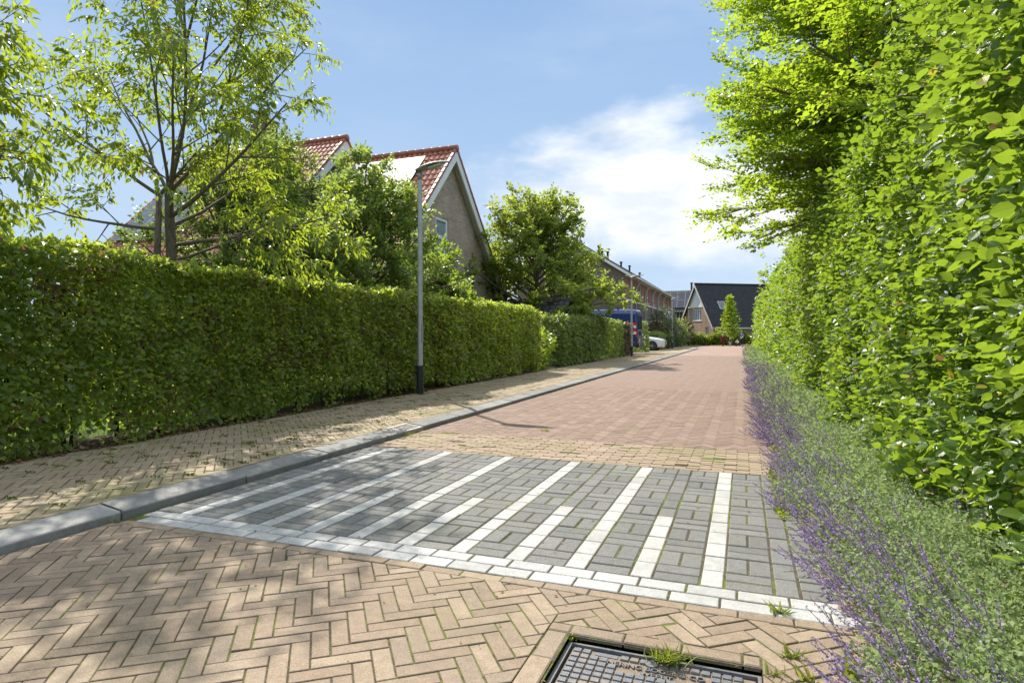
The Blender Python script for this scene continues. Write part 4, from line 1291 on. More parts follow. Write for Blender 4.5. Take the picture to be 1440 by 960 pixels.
# low weeds along the paving edge
weedm = leafmat('weed_leaves', [(0.16,0.22,0.03),(0.24,0.30,0.04),(0.12,0.18,0.03),(0.32,0.30,0.06)], (0.45,0.5,0.05), .4, .5, .3)
lv = Leaves()
n = 1500
y = 1.2+22*rng.uniform(0, 1, n)**1.6; x = .26+.14*rng.normal(size=n)+.05*np.sin(y*2.3)
x = np.maximum(x, .22)+.12*np.clip((3.6-y)/1.6, 0, 1)
cl = wob(np.stack([x*3, y, x*0], 1), 2.5, 77) > .1
P = np.stack([x, y, np.full(n, .0)], 1)[cl]
D = np.array([0, 0, 1.0])+rng.normal(0, .7, (len(P), 3))
ps, tp, nr = shoots(P, D, np.full(len(P), .05), 5, .03, spread=1)
ps[:, 2] = np.maximum(ps[:, 2], .004)
lv.add(ps, tp, nr, .028*rng.uniform(.6, 1.4, len(ps)), T_LOW)
tag(lv.build('edge_weeds', weedm), 'yellow-green weeds scattered where the paving meets the border', 'weeds', kind='stuff')

# counted tufts of grass and weeds in the joints
T_BLADE = (np.array([(-.045, 0, 0), (.045, 0, 0), (.035, .5, .06), (-.035, .5, .06), (0, 1, .0)]), [(0, 1, 2, 3), (3, 2, 4)])
def tuft(label, p, n, L, spread, seed, name='grass_tuft', wide=1.0):
    r = np.random.default_rng(seed)
    P = np.array(p)[None, :]+np.stack([r.normal(0, spread, n), r.normal(0, spread*.5, n), np.zeros(n)], 1)
    D = np.stack([r.normal(0, .75, n), r.normal(0, .6, n), np.full(n, .55)], 1)
    l2 = Leaves().add(P, D, np.array([0, 0, 1.0])+r.normal(0, .4, (n, 3)), L*r.uniform(.5, 1.3, n), T_BLADE, wide)
    return tag(l2.build(name, weedm), label, 'weed', group='weeds in the paving joints')
def gnd(px, py, z=0.0):
    d = F*(H-z)/(py-HY); return at(px, d, z)
tuft('large bright grass tuft growing over the edge of the manhole cover', gnd(940, 928, -.02), 170, .058, .032, 1)
tuft('small grass tuft just below the white border line at the paving edge', gnd(1098, 862), 40, .06, .015, 2)
tuft('upright weed in the joint right of the manhole cover', gnd(1092, 950), 22, .045, .012, 3, wide=1.3)
tuft('broad leaved upright weed nearest the bottom edge of the catmint', gnd(1136, 956), 18, .055, .012, 4, wide=1.5)
tuft('little weed cluster at the corner bricks of the manhole cover', gnd(806, 898, -.02), 45, .03, .02, 5, wide=2.2)
tuft('tiny two leaf seedling on the back edge of the manhole cover', gnd(888, 909, -.02), 8, .035, .006, 6, wide=2.5)
tuft('flat weed rosette on the bare sand beside the catmint', gnd(1118, 925), 34, .05, .02, 7, wide=1.6)
tuft('weed at the foot of the kerb beside the drain grate', gnd(578, 613), 40, .06, .05, 8)
tuft('thin weed under the kerb joint beside the first white block', gnd(154, 735), 26, .035, .03, 9)
tuft('low weed patch on the road beyond the ochre band', gnd(768, 606), 50, .045, .03, 10)

# leaf litter under the left hedge
lit = leafmat('dry_leaves', [(0.16,0.08,0.045),(0.22,0.12,0.065),(0.12,0.065,0.04),(0.26,0.16,0.09)], (0.25,0.13,0.05), .2, .7, .2)
n = 3000
y = -1+18*rng.uniform(0, 1, n); x = HX+.04-np.abs(rng.normal(0, .14, n))+.10*(rng.uniform(size=n) < .12)*rng.uniform(0, 2, n)
P = np.stack([x, y, np.full(n, PZ+.006)+rng.uniform(0, .012, n)], 1)
D = np.stack([rng.normal(size=n), rng.normal(size=n), rng.normal(0, .15, n)], 1)
l3 = Leaves().add(P, D, np.array([0, 0, 1.0])+rng.normal(0, .35, (n, 3)), .04*rng.uniform(.6, 1.3, n), T_LOW)
tag(l3.build('leaf_litter', lit), 'dry brown leaves lying under the long clipped hedge', 'leaf litter', kind='stuff')
# fallen petals and bits on the road and pavement
n = 420
P = np.stack([rng.uniform(HX, RX, n), 1.2+14*rng.uniform(0, 1, n)**1.4, np.zeros(n)], 1)
P[:, 2] = np.where(P[:, 0] < KX-.23, PZ+.006, np.where(P[:, 0] < KX, .08, .006))
D = np.stack([rng.normal(size=n), rng.normal(size=n), rng.normal(0, .1, n)], 1)
l3 = Leaves().add(P, D, np.array([0, 0, 1.0])+rng.normal(0, .2, (n, 3)), .016*rng.uniform(.5, 1.5, n), T_LOW)
tag(l3.build('fallen_leaf_bits', lit), 'tiny dry leaf bits scattered over the paving', 'leaf litter', kind='stuff')
# moss cushions along pavement joints
mossm = leafmat('moss', [(0.11,0.13,0.025),(0.15,0.17,0.035)], (0.2,0.25,0.03), .15, .9, .1)
n = 150
cx_ = np.stack([rng.uniform(HX+.15, KX-.26, n), 1.5+9*rng.uniform(0, 1, n)], 1)
PP, SZ = [], []
for a, b in cx_:
    m = random.randint(10, 45)
    PP.append(np.stack([a+rng.normal(0, .018, m)*2, b+rng.normal(0, .014, m), np.full(m, PZ+.002)], 1))
P = np.concatenate(PP); n = len(P)
D = rng.normal(0, 1, (n, 3))+[0, 0, .8]
l3 = Leaves().add(P, D, rng.normal(size=(n, 3)), .013*rng.uniform(.6, 1.4, n), T_LOW, 1.4)
tag(l3.build('moss', mossm), 'small moss cushions in the pavement joints', 'moss', kind='stuff')
# grass blades on the lawn strip seen through the hedge
n = 14000
P = np.stack([rng.uniform(-12, HX-.72, n), rng.uniform(0, 17, n), np.full(n, .045)], 1)
D = np.stack([rng.normal(0, .5, n), rng.normal(0, .5, n), np.ones(n)], 1)
l3 = Leaves().add(P, D, rng.normal(size=(n, 3)), .09*rng.uniform(.6, 1.4, n), T_BLADE, 1.4)
tag(l3.build('lawn_grass', leafmat('grass_blades', [(0.08,0.15,0.02),(0.12,0.20,0.03)], (0.35,0.5,0.04), .4, .5)), 'sunlit lawn grass behind the long hedge', 'grass', kind='stuff')
# ------------------------------------------------------------------ buildings
def wall_panel(mb, O, u, outline, holes=(), reveal=0.12, inward=None, m=0):
    """brick face with real openings: O origin, u horizontal direction, outline and holes in (u, z)"""
    O = np.array(O, float); u = np.array(u, float)
    loops = [[Vector((a, b, 0)) for a, b in outline]] + [[Vector((a, b, 0)) for a, b in h][::-1] for h in holes]
    tris = geometry.tessellate_polygon(loops)
    flat = [p for l in loops for p in l]
    P = [O+u*p.x+UP*p.y for p in flat]
    mb.add(P, [tuple(t) for t in tris], m)
    if inward is not None:
        for h in holes:
            n = len(h); a = [O+u*x+UP*z for x, z in h]; b = [p+np.array(inward)*reveal for p in a]
            mb.add(a+b, [(i, (i+1) % n, n+(i+1) % n, n+i) for i in range(n)], m)

def rect(a, b, c, d): return [(a, b), (c, b), (c, d), (a, d)]

def window(parent, O, u, out, r, inset=0.06, fw=0.07, mull=(), trans=(), sill=True, fm='white_paint', gm='glass', world=True, blind=False):
    """frame in the opening with panes behind it; r = (u0,z0,u1,z1), OUT = outward direction"""
    O = np.array(O, float); u = np.array(u, float); out = np.array(out, float)
    a, b, c, d = r
    def bar(mb, x0, z0, x1, z1, d0, d1):
        q = lambda x, z, k: O+u*x+UP*z+out*k
        mb.hexa([q(x0, z0, d0), q(x1, z0, d0), q(x1, z0, d1), q(x0, z0, d1), q(x0, z1, d0), q(x1, z1, d0), q(x1, z1, d1), q(x0, z1, d1)])
    mb = MB()
    d0, d1 = -inset-.05, -inset+.012
    bar(mb, a, b, c, b+fw, d0, d1); bar(mb, a, d-fw, c, d, d0, d1)
    bar(mb, a, b+fw, a+fw, d-fw, d0, d1); bar(mb, c-fw, b+fw, c, d-fw, d0, d1)
    for t in mull: bar(mb, a+(c-a)*t-fw*.5, b+fw, a+(c-a)*t+fw*.5, d-fw, d0, d1-.004)
    for t in trans: bar(mb, a+fw, b+(d-b)*t-fw*.5, c-fw, b+(d-b)*t+fw*.5, d0, d1-.008)
    w = mb.build('window', M[fm], parent, world)
    mb = MB(); bar(mb, a+fw*.5, b+fw*.5, c-fw*.5, d-fw*.5, d0+.012, d0+.02)
    mb.build('pane', M[gm], w, world)
    if blind:
        mb = MB(); bar(mb, a+fw, b+(d-b)*blind, c-fw, d-fw, d0-.05, d0-.04); mb.build('blind', M['white_paint'], w, world)
    if sill:
        mb = MB(); bar(mb, a-.04, b-.06, c+.04, b-.003, -inset, .05)
        mb.build('sill', M[fm], w, world)
    return w

def pantiles(mb, A, B, up, length, pitch=0.215, course=0.34, amp=0.028, lip=0.028, sub=6, m=0, flat=False):
    """tiled slope: eave from A to B, running UP the slope by LENGTH; waves across, a step at every course"""
    A = np.array(A, float); B = np.array(B, float); up = np.array(up, float)
    w = np.linalg.norm(B-A); u = (B-A)/w
    n = np.cross(u, up); n /= np.linalg.norm(n)
    if n[2] < 0: n = -n
    nc = max(2, int(round(w/pitch))); ncr = max(2, int(round(length/course)))
    S = np.arange(nc*sub+1)/(nc*sub); ph = (S*nc) % 1.0
    if flat: prof = np.where(ph < .5/sub, -.5, 0)*amp*.6
    else: prof = amp*(np.sin(2*np.pi*ph)+.28*np.sin(4*np.pi*ph+.6))
    rows = []
    for c in range(ncr):
        for e, (t, hgt) in enumerate(((c/ncr, lip), ((c+1)/ncr, 0.0))):
            jig = rng.normal(0, .003, nc).repeat(sub); jig = np.append(jig, jig[-1])
            rows.append(A[None, :]+u[None, :]*(S*w)[:, None]+up[None, :]*(length*t)+n[None, :]*(prof+hgt+jig)[:, None])
    W = len(S)
    vs = np.concatenate(rows); fs = []
    for r in range(len(rows)-1):
        for i in range(W-1):
            fs.append((r*W+i, r*W+i+1, (r+1)*W+i+1, (r+1)*W+i))
    # front lip of the eave course
    b = len(vs)
    vs = np.concatenate([vs, rows[0]-n[None, :]*.05])
    fs += [(i, b+i, b+i+1, i+1) for i in range(W-1)]
    mb.add(vs, fs, m)

def tilemat(name, tones, rough=0.6, spec=0.4, lich=0.3, lcol=(0.25, 0.22, 0.16)):
    t = NT(name)
    co = t.n('ShaderNodeTexCoord').outputs['Object']
    c = t.ramp(t.noise(co, 3.2, 5, 0.75), [(0.25, tones[0]), (0.5, tones[1]), (0.75, tones[2])])
    c = t.mix(t.math('MULTIPLY', t.rng(t.noise(co, 7, 5, .7), .52, .75), lich), c, lcol)
    return t.done(t.bsdf(c, rough, spec, 0, t.bump(t.noise(co, 40, 3), .2, .01)))
redtile = tilemat('red_clay_tiles', [(0.23,0.065,0.035),(0.33,0.095,0.048),(0.42,0.14,0.07)], .5, .45, .25)
slate = tilemat('dark_roof_tiles', [(0.022,0.022,0.026),(0.033,0.033,0.037),(0.05,0.049,0.052)], .7, .25, .15, (0.08,0.08,0.075))
greytile = tilemat('grey_roof_tiles', [(0.07,0.072,0.08),(0.10,0.10,0.11),(0.14,0.14,0.15)], .6, .4, .2)
brickA = brickwall('brown_brick', [(0.45,0.335,0.25),(0.31,0.225,0.17)], (0.52,0.47,0.39))
brickR = brickwall('red_brick', [(0.36,0.145,0.09),(0.28,0.11,0.075)], (0.30,0.25,0.21))
brickD = brickwall('grey_brown_brick', [(0.19,0.135,0.11),(0.135,0.098,0.082)], (0.19,0.17,0.15))
brickP = brickwall('pink_brick', [(0.43,0.27,0.20),(0.35,0.20,0.15)], (0.42,0.37,0.31))
solar = NT('solar_glass'); solar = solar.done(solar.bsdf((0.03, 0.04, 0.065), 0.10, 0.8))
solardark = plain('solar_dark', (0.02, 0.026, 0.05), .45, .3)
solarpale = NT('solar_glass_pale'); solarpale = solarpale.done(solarpale.bsdf((0.15, 0.155, 0.165), 0.3, 0.45))

M['pale_glass'] = NT('pale_window_glass'); M['pale_glass'] = M['pale_glass'].done(M['pale_glass'].bsdf((0.26, 0.32, 0.38), 0.06, 0.8))
# --- house with the steep brick gable facing the street and red tiles
X0, YC, ZR, ZE, HW = -10.25, 20.55, 8.05, 2.85, 4.95
hs = thing('brick_house', 'brown brick house with steep gable and red tiled roof behind the long hedge', 'house', (X0-6, YC, 0))
win = rect(YC-1.12, 4.18, YC-.12, 5.42)
lowin = rect(YC-2.2, .9, YC-.7, 2.2)
mb = MB()
YY = np.array([0, 1.0, 0])
gz = lambda y: ZE+(ZR-ZE)*(1-abs(y-YC)/HW)
wall_panel(mb, (X0, 0, 0), YY, [(YC-HW+.35, 0), (YC+HW-.35, 0), (YC+HW-.35, gz(YC+HW-.35)-.1), (YC, ZR-.12), (YC-HW+.35, gz(YC-HW+.35)-.1)], [win, lowin], .12, (-1, 0, 0))
mb.build('wall', brickA, hs)
for s in (-1, 1):
    yy = YC+s*(HW-.36)
    mb = MB()
    mb.add([(X0-.02, yy, 0), (X0-6.5, yy, 0), (X0-6.5, yy, ZE+.3), (X0-.02, yy, ZE+.3)], [(0, 1, 2, 3)])
    mb.build('side_wall', brickA, hs)
window(hs, (X0, 0, 0), YY, (1, 0, 0), (win[0][0], win[0][1], win[2][0], win[2][1]), .05, .12, trans=(.42,), blind=.45, gm='pale_glass')
window(hs, (X0, 0, 0), YY, (1, 0, 0), (lowin[0][0], lowin[0][1], lowin[2][0], lowin[2][1]), .07, .085, mull=(.5,))
OV = .28
sl = math.hypot(HW, ZR-ZE); upn = np.array([0, HW/sl, (ZR-ZE)/sl]); ups = np.array([0, -HW/sl, (ZR-ZE)/sl])
mb = MB()
pantiles(mb, (X0-5.2, YC-HW, ZE+.04), (X0+OV, YC-HW, ZE+.04), upn, sl)
pantiles(mb, (X0-5.2, YC+HW, ZE+.04), (X0+OV, YC+HW, ZE+.04), ups, sl, sub=5)
# verge tiles folding over the gable edge
for s, uu in ((-1, upn), (1, ups)):
    for k in range(21):
        p = np.array([X0+OV, YC+s*HW, ZE+.04])+uu*(sl*k/21); q = p+uu*(sl/21+.02)
        e = .025
        mb.hexa([p+[-.05, 0, -.06], p+[.035, 0, -.06], q+[.035, 0, -.08], q+[-.05, 0, -.08], p+[-.05, 0, .055+e], p+[.035, 0, .055+e], q+[.035, 0, .055], q+[-.05, 0, .055]])
roofA = mb.build('roof', redtile, hs)
mb = MB()
for k in range(16):
    xa = X0+OV+.04-k*.35
    mb.tube([(xa, YC, ZR+.02), (xa-.34, YC, ZR+.045), (xa-.355, YC, ZR+.045)], [.145, .12, .135], 10)
mb.build('ridge_tiles', redtile, roofA, smooth=True)
mb = MB()
for s, uu in ((-1, upn), (1, ups)):
    p = np.array([X0+OV-.045, YC+s*(HW+.02), ZE-.02]); q = np.array([X0+OV-.045, YC, ZR-.01])
    mb.hexa([p+[0, 0, -.36], p+[.055, 0, -.36], q+[.055, 0, -.42], q+[0, 0, -.42], p, p+[.055, 0, 0], q+[.055, 0, 0], q])
mb.build('bargeboard', M['white_paint'], hs)
mb = MB()
for s, uu in ((-1, upn), (1, ups)):
    p = np.array([X0-.02, YC+s*HW, ZE-.1]); q = np.array([X0-.02, YC, ZR-.13])
    mb.hexa([p+[0, 0, -.08], p+[OV-.09, 0, -.08], q+[OV-.09, 0, -.08], q+[0, 0, -.08], p, p+[OV-.09, 0, 0], q+[OV-.09, 0, 0], q])
mb.build('soffit', M['cream_paint'], hs)
for s in (-1, 1):
    mb = MB()
    yy = YC+s*(HW+.06)
    mb.box((X0-6, yy-.09, ZE-.14), (X0+OV+.06, yy+.09, ZE-.0))
    mb.box((X0-.0, YC+s*(HW-.30), ZE-.30), (X0+OV, YC+s*(HW-.30)+s*.34, ZE-.145))
    mb.build('gutter', M['cream_paint'], hs, bevel=.02)
# solar panels on the slope towards the camera
def panel_on(Aorig, u, up, n, a, b, w, l, mat, parent):
    O = np.array(Aorig)+u*a+up*b+n*.10
    m_ = MB(); m_.hexa([O, O+u*w, O+u*w+up*l, O+up*l, O+n*.035, O+u*w+n*.035, O+u*w+up*l+n*.035, O+up*l+n*.035])
    o = m_.build('solar_panel', M['grey_metal'], parent)
    m_ = MB(); e = .018
    m_.add([O+u*e+up*e+n*.037, O+u*(w-e)+up*e+n*.037, O+u*(w-e)+up*(l-e)+n*.037, O+u*e+up*(l-e)+n*.037], [(0, 1, 2, 3)])
    m_.build('pane', mat, o)
un = np.array([1.0, 0, 0]); nn = np.cross(un, upn)
for i in range(4):
    for j in range(2):
        panel_on((X0+OV-1.03, YC-HW, ZE+.04), un, upn, nn, -1.04*(i+1), sl-.55-1.72*(j+1)+.02*0, 1.02, 1.7, solarpale, hs)
# the taller rear wing on the same ridge line
XB0, XB1, ZB, HB, ZBE = -15.1, -22.4, 9.0, 5.6, 3.3
slB = math.hypot(HB, ZB-ZBE); upB = np.array([0, HB/slB, (ZB-ZBE)/slB]); usB = np.array([0, -HB/slB, (ZB-ZBE)/slB])
mb = MB()
for X in (XB0, XB1):
    wall_panel(mb, (X, 0, 0), YY, [(YC-HB+.3, 0), (YC+HB-.3, 0), (YC+HB-.3, ZBE+.15), (YC, ZB-.12), (YC-HB+.3, ZBE+.15)])
for s in (-1, 1):
    yy = YC+s*(HB-.31); mb.add([(XB0-.01, yy, 0), (XB1+.01, yy, 0), (XB1+.01, yy, ZBE+.2), (XB0-.01, yy, ZBE+.2)], [(0, 1, 2, 3)])
mb.build('wall', brickA, hs)
mb = MB()
pantiles(mb, (XB1-.2, YC-HB, ZBE+.04), (XB0+.25, YC-HB, ZBE+.04), upB, slB, sub=5)
pantiles(mb, (XB1-.2, YC+HB, ZBE+.04), (XB0+.25, YC+HB, ZBE+.04), usB, slB, sub=4)
for s, uu in ((-1, upB), (1, usB)):
    for k in range(22):
        p = np.array([XB0+.25, YC+s*HB, ZBE+.04])+uu*(slB*k/22); q = p+uu*(slB/22+.02)
        mb.hexa([p+[-.05, 0, -.06], p+[.035, 0, -.06], q+[.035, 0, -.08], q+[-.05, 0, -.08], p+[-.05, 0, .08], p+[.035, 0, .08], q+[.035, 0, .055], q+[-.05, 0, .055]])
roofB = mb.build('roof', redtile, hs)
mb = MB()
for k in range(23):
    xa = XB0+.3-k*.35; mb.tube([(xa, YC, ZB+.02), (xa-.34, YC, ZB+.045), (xa-.355, YC, ZB+.045)], [.145, .12, .135], 9)
mb.build('ridge_tiles', redtile, roofB, smooth=True)
mb = MB()
for s in (-1, 1):
    p = np.array([XB0+.20, YC+s*(HB+.02), ZBE-.02]); q = np.array([XB0+.20, YC, ZB-.01])
    mb.hexa([p+[0, 0, -.38], p+[.055, 0, -.38], q+[.055, 0, -.46], q+[0, 0, -.46], p, p+[.055, 0, 0], q+[.055, 0, 0], q])
mb.build('bargeboard', M['white_paint'], hs)
nB = np.cross(un, upB)
for i in range(3):
    for j in range(2):
        panel_on((XB1+.25, YC-HB, ZBE+.04), un, upB, nB, 1.05*i, 1.75+1.75*j, 1.02, 1.7, solar, hs)
mb = MB()
mb.box((-19.4, YC-.35, ZB-.9), (-18.6, YC+.35, ZB+1.1)); mb.box((-19.46, YC-.41, ZB+1.1), (-18.54, YC+.41, ZB+1.22))
mb.box((-19.25, YC-.15, ZB+1.22), (-18.95, YC+.15, ZB+1.4))
mb.build('chimney', brickD, hs)
# lean-to on the far side
mb = MB()
mb.box((X0-3, YC+HW-.36, 0), (X0-.15, YC+HW+1.5, 1.85))
mb.build('lean_to_wall', brickA, hs)
mb = MB()
v = unit(np.array([[0, -2.2, 1.05]]))[0]
pantiles(mb, (X0-3, YC+HW+1.8, 1.80), (X0+.1, YC+HW+1.8, 1.80), v, 2.35)
p = np.array([X0+.12, YC+HW+1.85, 1.78]); q = p+v*2.45
mb.hexa([p+[0, 0, -.16], p+[.04, 0, -.16], q+[.04, 0, -.16], q+[0, 0, -.16], p+[0, 0, .07], p+[.04, 0, .07], q+[.04, 0, .07], q+[0, 0, .07]])
mb.build('lean_to_roof', redtile, hs)

# --- shed with grey tiled roof behind the second hedge
sh = thing('garden_shed', 'low garden shed with grey tiled roof just behind the second hedge', 'shed', (-8.6, 24.6, 0))
mb = MB(); mb.box((-10.2, 23.9, 0), (-6.95, 26.4, 1.95)); mb.build('wall', plain('shed_boards', (0.33, 0.30, 0.25), .8, .2, var=.2), sh)
mb = MB()
v = unit(np.array([[0, 1.5, .80]]))[0]
pantiles(mb, (-10.4, 23.6, 1.90), (-6.75, 23.6, 1.90), v, 1.75, pitch=.24, course=.35, amp=.035)
v2 = unit(np.array([[0, -1.5, .80]]))[0]
pantiles(mb, (-10.4, 26.7, 1.90), (-6.75, 26.7, 1.90), v2, 1.75, pitch=.24, course=.35)
mb.build('roof', greytile, sh)

# --- brick terrace
TX, T0, T1, TE, TR = -8.8, 49.0, 82.0, 6.3, 9.2
th = thing('brick_terrace', 'two-storey red brick terrace with dark roof and tall white windows', 'terraced house', (TX-4.6, 65, 0))
wins = [(51.4, 52.3, 1), (56.0, 57.1, 1), (60.6, 61.7, 1), (65.2, 66.3, 1), (69.4, 70.5, 1), (74.2, 75.4, 1), (79, 80, 1)]
holesU = [rect(a, 4.28, b, 6.0) for a, b, _ in wins]
mb = MB()
wall_panel(mb, (TX, 0, 0), YY, rect(T0, 4.12, T1, TE), holesU, .12, (-1, 0, 0))
mb.build('upper_wall', brickR, th)
lows = [(55.6, 57.2, .8, 2.3), (60.0, 60.95, .05, 2.25), (64.8, 66.4, .8, 2.3), (69.4, 70.4, .05, 2.25), (74.0, 75.6, .8, 2.3)]
mb = MB()
wall_panel(mb, (TX, 0, 0), YY, rect(T0, 0, T1, 4.0), [rect(a, c, b, d) for a, b, c, d in lows], .12, (-1, 0, 0))
mb.build('lower_wall', brickD, th)
mb = MB()
XX = np.array([1.0, 0, 0])
wall_panel(mb, (TX-9.2, T0, 0), XX, [(0, 0), (9.2, 0), (9.2, TE-.1), (4.6, TR-.1), (0, TE-.1)])
mb.build('gable_wall', brickD, th)
mb = MB()
wall_panel(mb, (TX-9.2, T1, 0), XX, [(0, 0), (9.2, 0), (9.2, TE-.1), (4.6, TR-.1), (0, TE-.1)])
mb.build('gable_wall', brickD, th)
mb = MB(); mb.box((TX-1.0, T0-.03, 4.0), (TX+.045, T1, 4.12)); mb.build('string_course', M['white_paint'], th)
for a, b, _ in wins: window(th, (TX, 0, 0), YY, (1, 0, 0), (a, 4.28, b, 6.0), .07, .09, trans=(.35,))
for a, b, c, d in lows:
    if c > .5: window(th, (TX, 0, 0), YY, (1, 0, 0), (a, c, b, d), .07, .09, mull=(.5,))
    else:
        mb = MB(); mb.box((TX-.11, a+.01, c), (TX-.06, b-.01, d)); dd = mb.build('door', plain('front_door', (0.10, 0.11, 0.12), .4), th)
        mb = MB(); mb.box((TX-.06, a+.3, 1.2), (TX-.055, b-.3, 2.0)); mb.build('pane', M['glass'], dd)
mb = MB(); mb.box((TX+.003, 58.9, 2.42), (TX+1.3, 61.6, 2.60)); mb.build('door_canopy', M['white_paint'], th)
mb = MB()
slT = math.hypot(4.6+.5, (TR-TE)*(5.1/4.6)); upT = unit(np.array([[-4.6, 0, TR-TE]]))[0]; ez = TE-.5*(TR-TE)/4.6
pantiles(mb, (TX+.5, T1+.2, ez+.05), (TX+.5, T0-.25, ez+.05), upT, slT, pitch=.3, course=.36, amp=.02, sub=3)
upT2 = unit(np.array([[4.6, 0, TR-TE]]))[0]
pantiles(mb, (TX-9.7, T0-.25, ez+.05), (TX-9.7, T1+.2, ez+.05), upT2, slT, pitch=.3, course=.36, amp=.02, sub=3)
rt = mb.build('roof', slate, th)
mb = MB()
for (xx, uu) in ((TX+.5, upT), (TX-9.7, upT2)):
    p = np.array([xx, T0-.28, ez]); q = p+uu*slT
    mb.hexa([p+[0, 0, -.22], p+[0, .05, -.22], q+[0, .05, -.22], q+[0, 0, -.22], p+[0, 0, .02], p+[0, .05, .02], q+[0, .05, .02], q+[0, 0, .02]])
mb.build('bargeboard', M['white_paint'], th)
mb = MB(); mb.box((TX+.003, T0-.2, ez-.10), (TX+.47, T1+.2, ez-.02)); mb.build('soffit', M['cream_paint'], th)
mb = MB(); mb.box((TX+.47, T0-.2, ez-.10), (TX+.62, T1+.2, ez+.03)); mb.build('gutter', M['cream_paint'], th)
for k, y in enumerate((53.6, 59.2, 64, 68.2, 72.9)):
    mb = MB(); mb.tube([(TX+.52, y, ez-.08), (TX+.10, y, ez-.75), (TX+.07, y, ez-1.0), (TX+.07, y, 0)], .055, 8); mb.build('downpipe', M['grey_metal'], th, smooth=True)
for (y, up_, h) in ((50.3, 1.2, .55), (51.0, 1.0, .7), (55.5, .9, .65), (61, 1.0, .45), (67, .9, .6), (74, .9, .5)):
    p = np.array([TX-4.6+up_*2.0, y, TR-up_*2.0*(TR-TE)/4.6])
    mb = MB(); mb.tube([p-[0, 0, .2], p+[0, 0, h]], .10, 8); mb.tube([p+[0, 0, h], p+[0, 0, h+.12], p+[0, 0, h+.14]], [.15, .15, .05], 8)
    mb.build('flue', M['dark_trim'], rt)

# --- dark house with panels behind
dk = thing('dark_house', 'far dark slate house with rows of roof panels and pale battens', 'house', (-9, 95, 0))
mb = MB(); mb.box((-18, 92, 0), (-1.5, 99, 4.6)); mb.build('wall', plain('dark_cladding', (0.045, 0.047, 0.055), .5), dk)
mb = MB()
for k in range(34): mb.box((-17.8+k*.48, 91.93, .1), (-17.72+k*.48, 91.997, 4.5))
mb.build('battens', M['grey_metal'], dk)
mb = MB(); v = unit(np.array([[0, 3.5, 3.3]]))[0]
pantiles(mb, (-18.3, 91.7, 4.55), (-1.2, 91.7, 4.55), v, 4.9, pitch=.35, course=.4, amp=.02, sub=3)
v2 = unit(np.array([[0, -3.5, 3.3]]))[0]
pantiles(mb, (-18.3, 99.3, 4.55), (-1.2, 99.3, 4.55), v2, 4.9, pitch=.35, course=.4, amp=.02, sub=3)
rf = mb.build('roof', slate, dk)
mb = MB(); mb.tube([(-7.2, 95, 7.5), (-7.2, 95, 8.9)], .14, 8); mb.tube([(-7.2, 95, 8.9), (-7.2, 95, 9.05)], .22, 8); mb.build('flue', M['dark_trim'], rf)
nd = np.cross(un, v)
for i in range(9):
    for j in range(2): panel_on((-13.5, 91.7, 4.55), un, v, nd, 1.1*i, .9+1.75*j, 1.05, 1.68, solardark, dk)

# --- white gabled house at the end of the street (turned to the street)
ANGB = R(32)
OB = np.array([-3.4, 79.0, 0])
wh = thing('gable_house', 'pink brick house with white boarded gable and large dark tiled roof', 'house', OB, ANGB)
LE, LR, LW, LL = 2.6, 7.75, 8.3, 15.0
gh = lambda y: LE+(LR-LE)*(1-abs(y-LW/2)/(LW/2))
YL = np.array([0, 1.0, 0]); XL = np.array([1.0, 0, 0])
mb = MB()
w1 = rect(3.0, 3.05, 5.3, 4.55)
g1 = rect(1.15, .5, 1.95, 2.25); g2 = rect(5.9, .5, 7.2, 2.0)
wall_panel(mb, (0, 0, 0), YL, [(0, 0), (LW, 0), (LW, LE), (LW-1.72, 4.75), (1.72, 4.75), (0, LE)], [w1, g1, g2], .12, (1, 0, 0))
mb.build('gable_wall', brickP, wh, world=False)
mb = MB()
wall_panel(mb, (-.04, 0, 0), YL, [(1.6, 4.752), (LW-1.6, 4.752), (LW/2, LR-.15)])
mb.add([(-.04, 1.6, 4.752), (-.04, LW-1.6, 4.752), (0, LW-1.6, 4.752), (0, 1.6, 4.752)], [(0, 1, 2, 3)])
mb.build('gable_boarding', plain('white_boards', (0.80, 0.80, 0.78), .5, var=.04, scale=2), wh, world=False)
window(wh, (0, 0, 0), YL, (-1, 0, 0), (3.0, 3.05, 5.3, 4.55), .07, .10, mull=(.25, .5, .75), world=False)
window(wh, (0, 0, 0), YL, (-1, 0, 0), (1.15, .5, 1.95, 2.25), .07, .08, world=False)
window(wh, (0, 0, 0), YL, (-1, 0, 0), (5.9, .5, 7.2, 2.0), .07, .08, mull=(.5,), world=False)
fh = [rect(.9, .15, 1.7, 2.35), rect(5.2, .15, 6.9, 2.4), rect(8.4, .1, 9.4, 2.4), rect(10.0, .02, 13.2, 2.4)]
mb = MB()
wall_panel(mb, (0, 0, 0), XL, rect(0, 0, LL, LE), fh, .12, (0, 1, 0))
mb.add([(LL, 0, 0), (LL, LW, 0), (LL, LW, LE), (LL, LW/2, LR-.1), (LL, 0, LE)], [(0, 1, 2, 3, 4)])
mb.build('front_wall', brickP, wh, world=False)
for h in fh[:3]: window(wh, (0, 0, 0), XL, (0, -1, 0), (h[0][0], h[0][1], h[2][0], h[2][1]), .07, .08, sill=False, world=False)
mb = MB(); mb.box((10.02, .06, .02), (13.18, .10, 2.38))
for k in range(5): mb.box((10.03, .052, .05+k*.47), (13.17, .058, .05+k*.47+.44))
mb.build('garage_door', M['white_paint'], wh, world=False)
mb = MB()
s2 = math.hypot(LW/2+.4, (LR-LE)*(LW/2+.4)/(LW/2)); uF = unit(np.array([[0, LW/2, LR-LE]]))[0]; uB = unit(np.array([[0, -LW/2, LR-LE]]))[0]
ez2 = LE-.4*(LR-LE)/(LW/2)
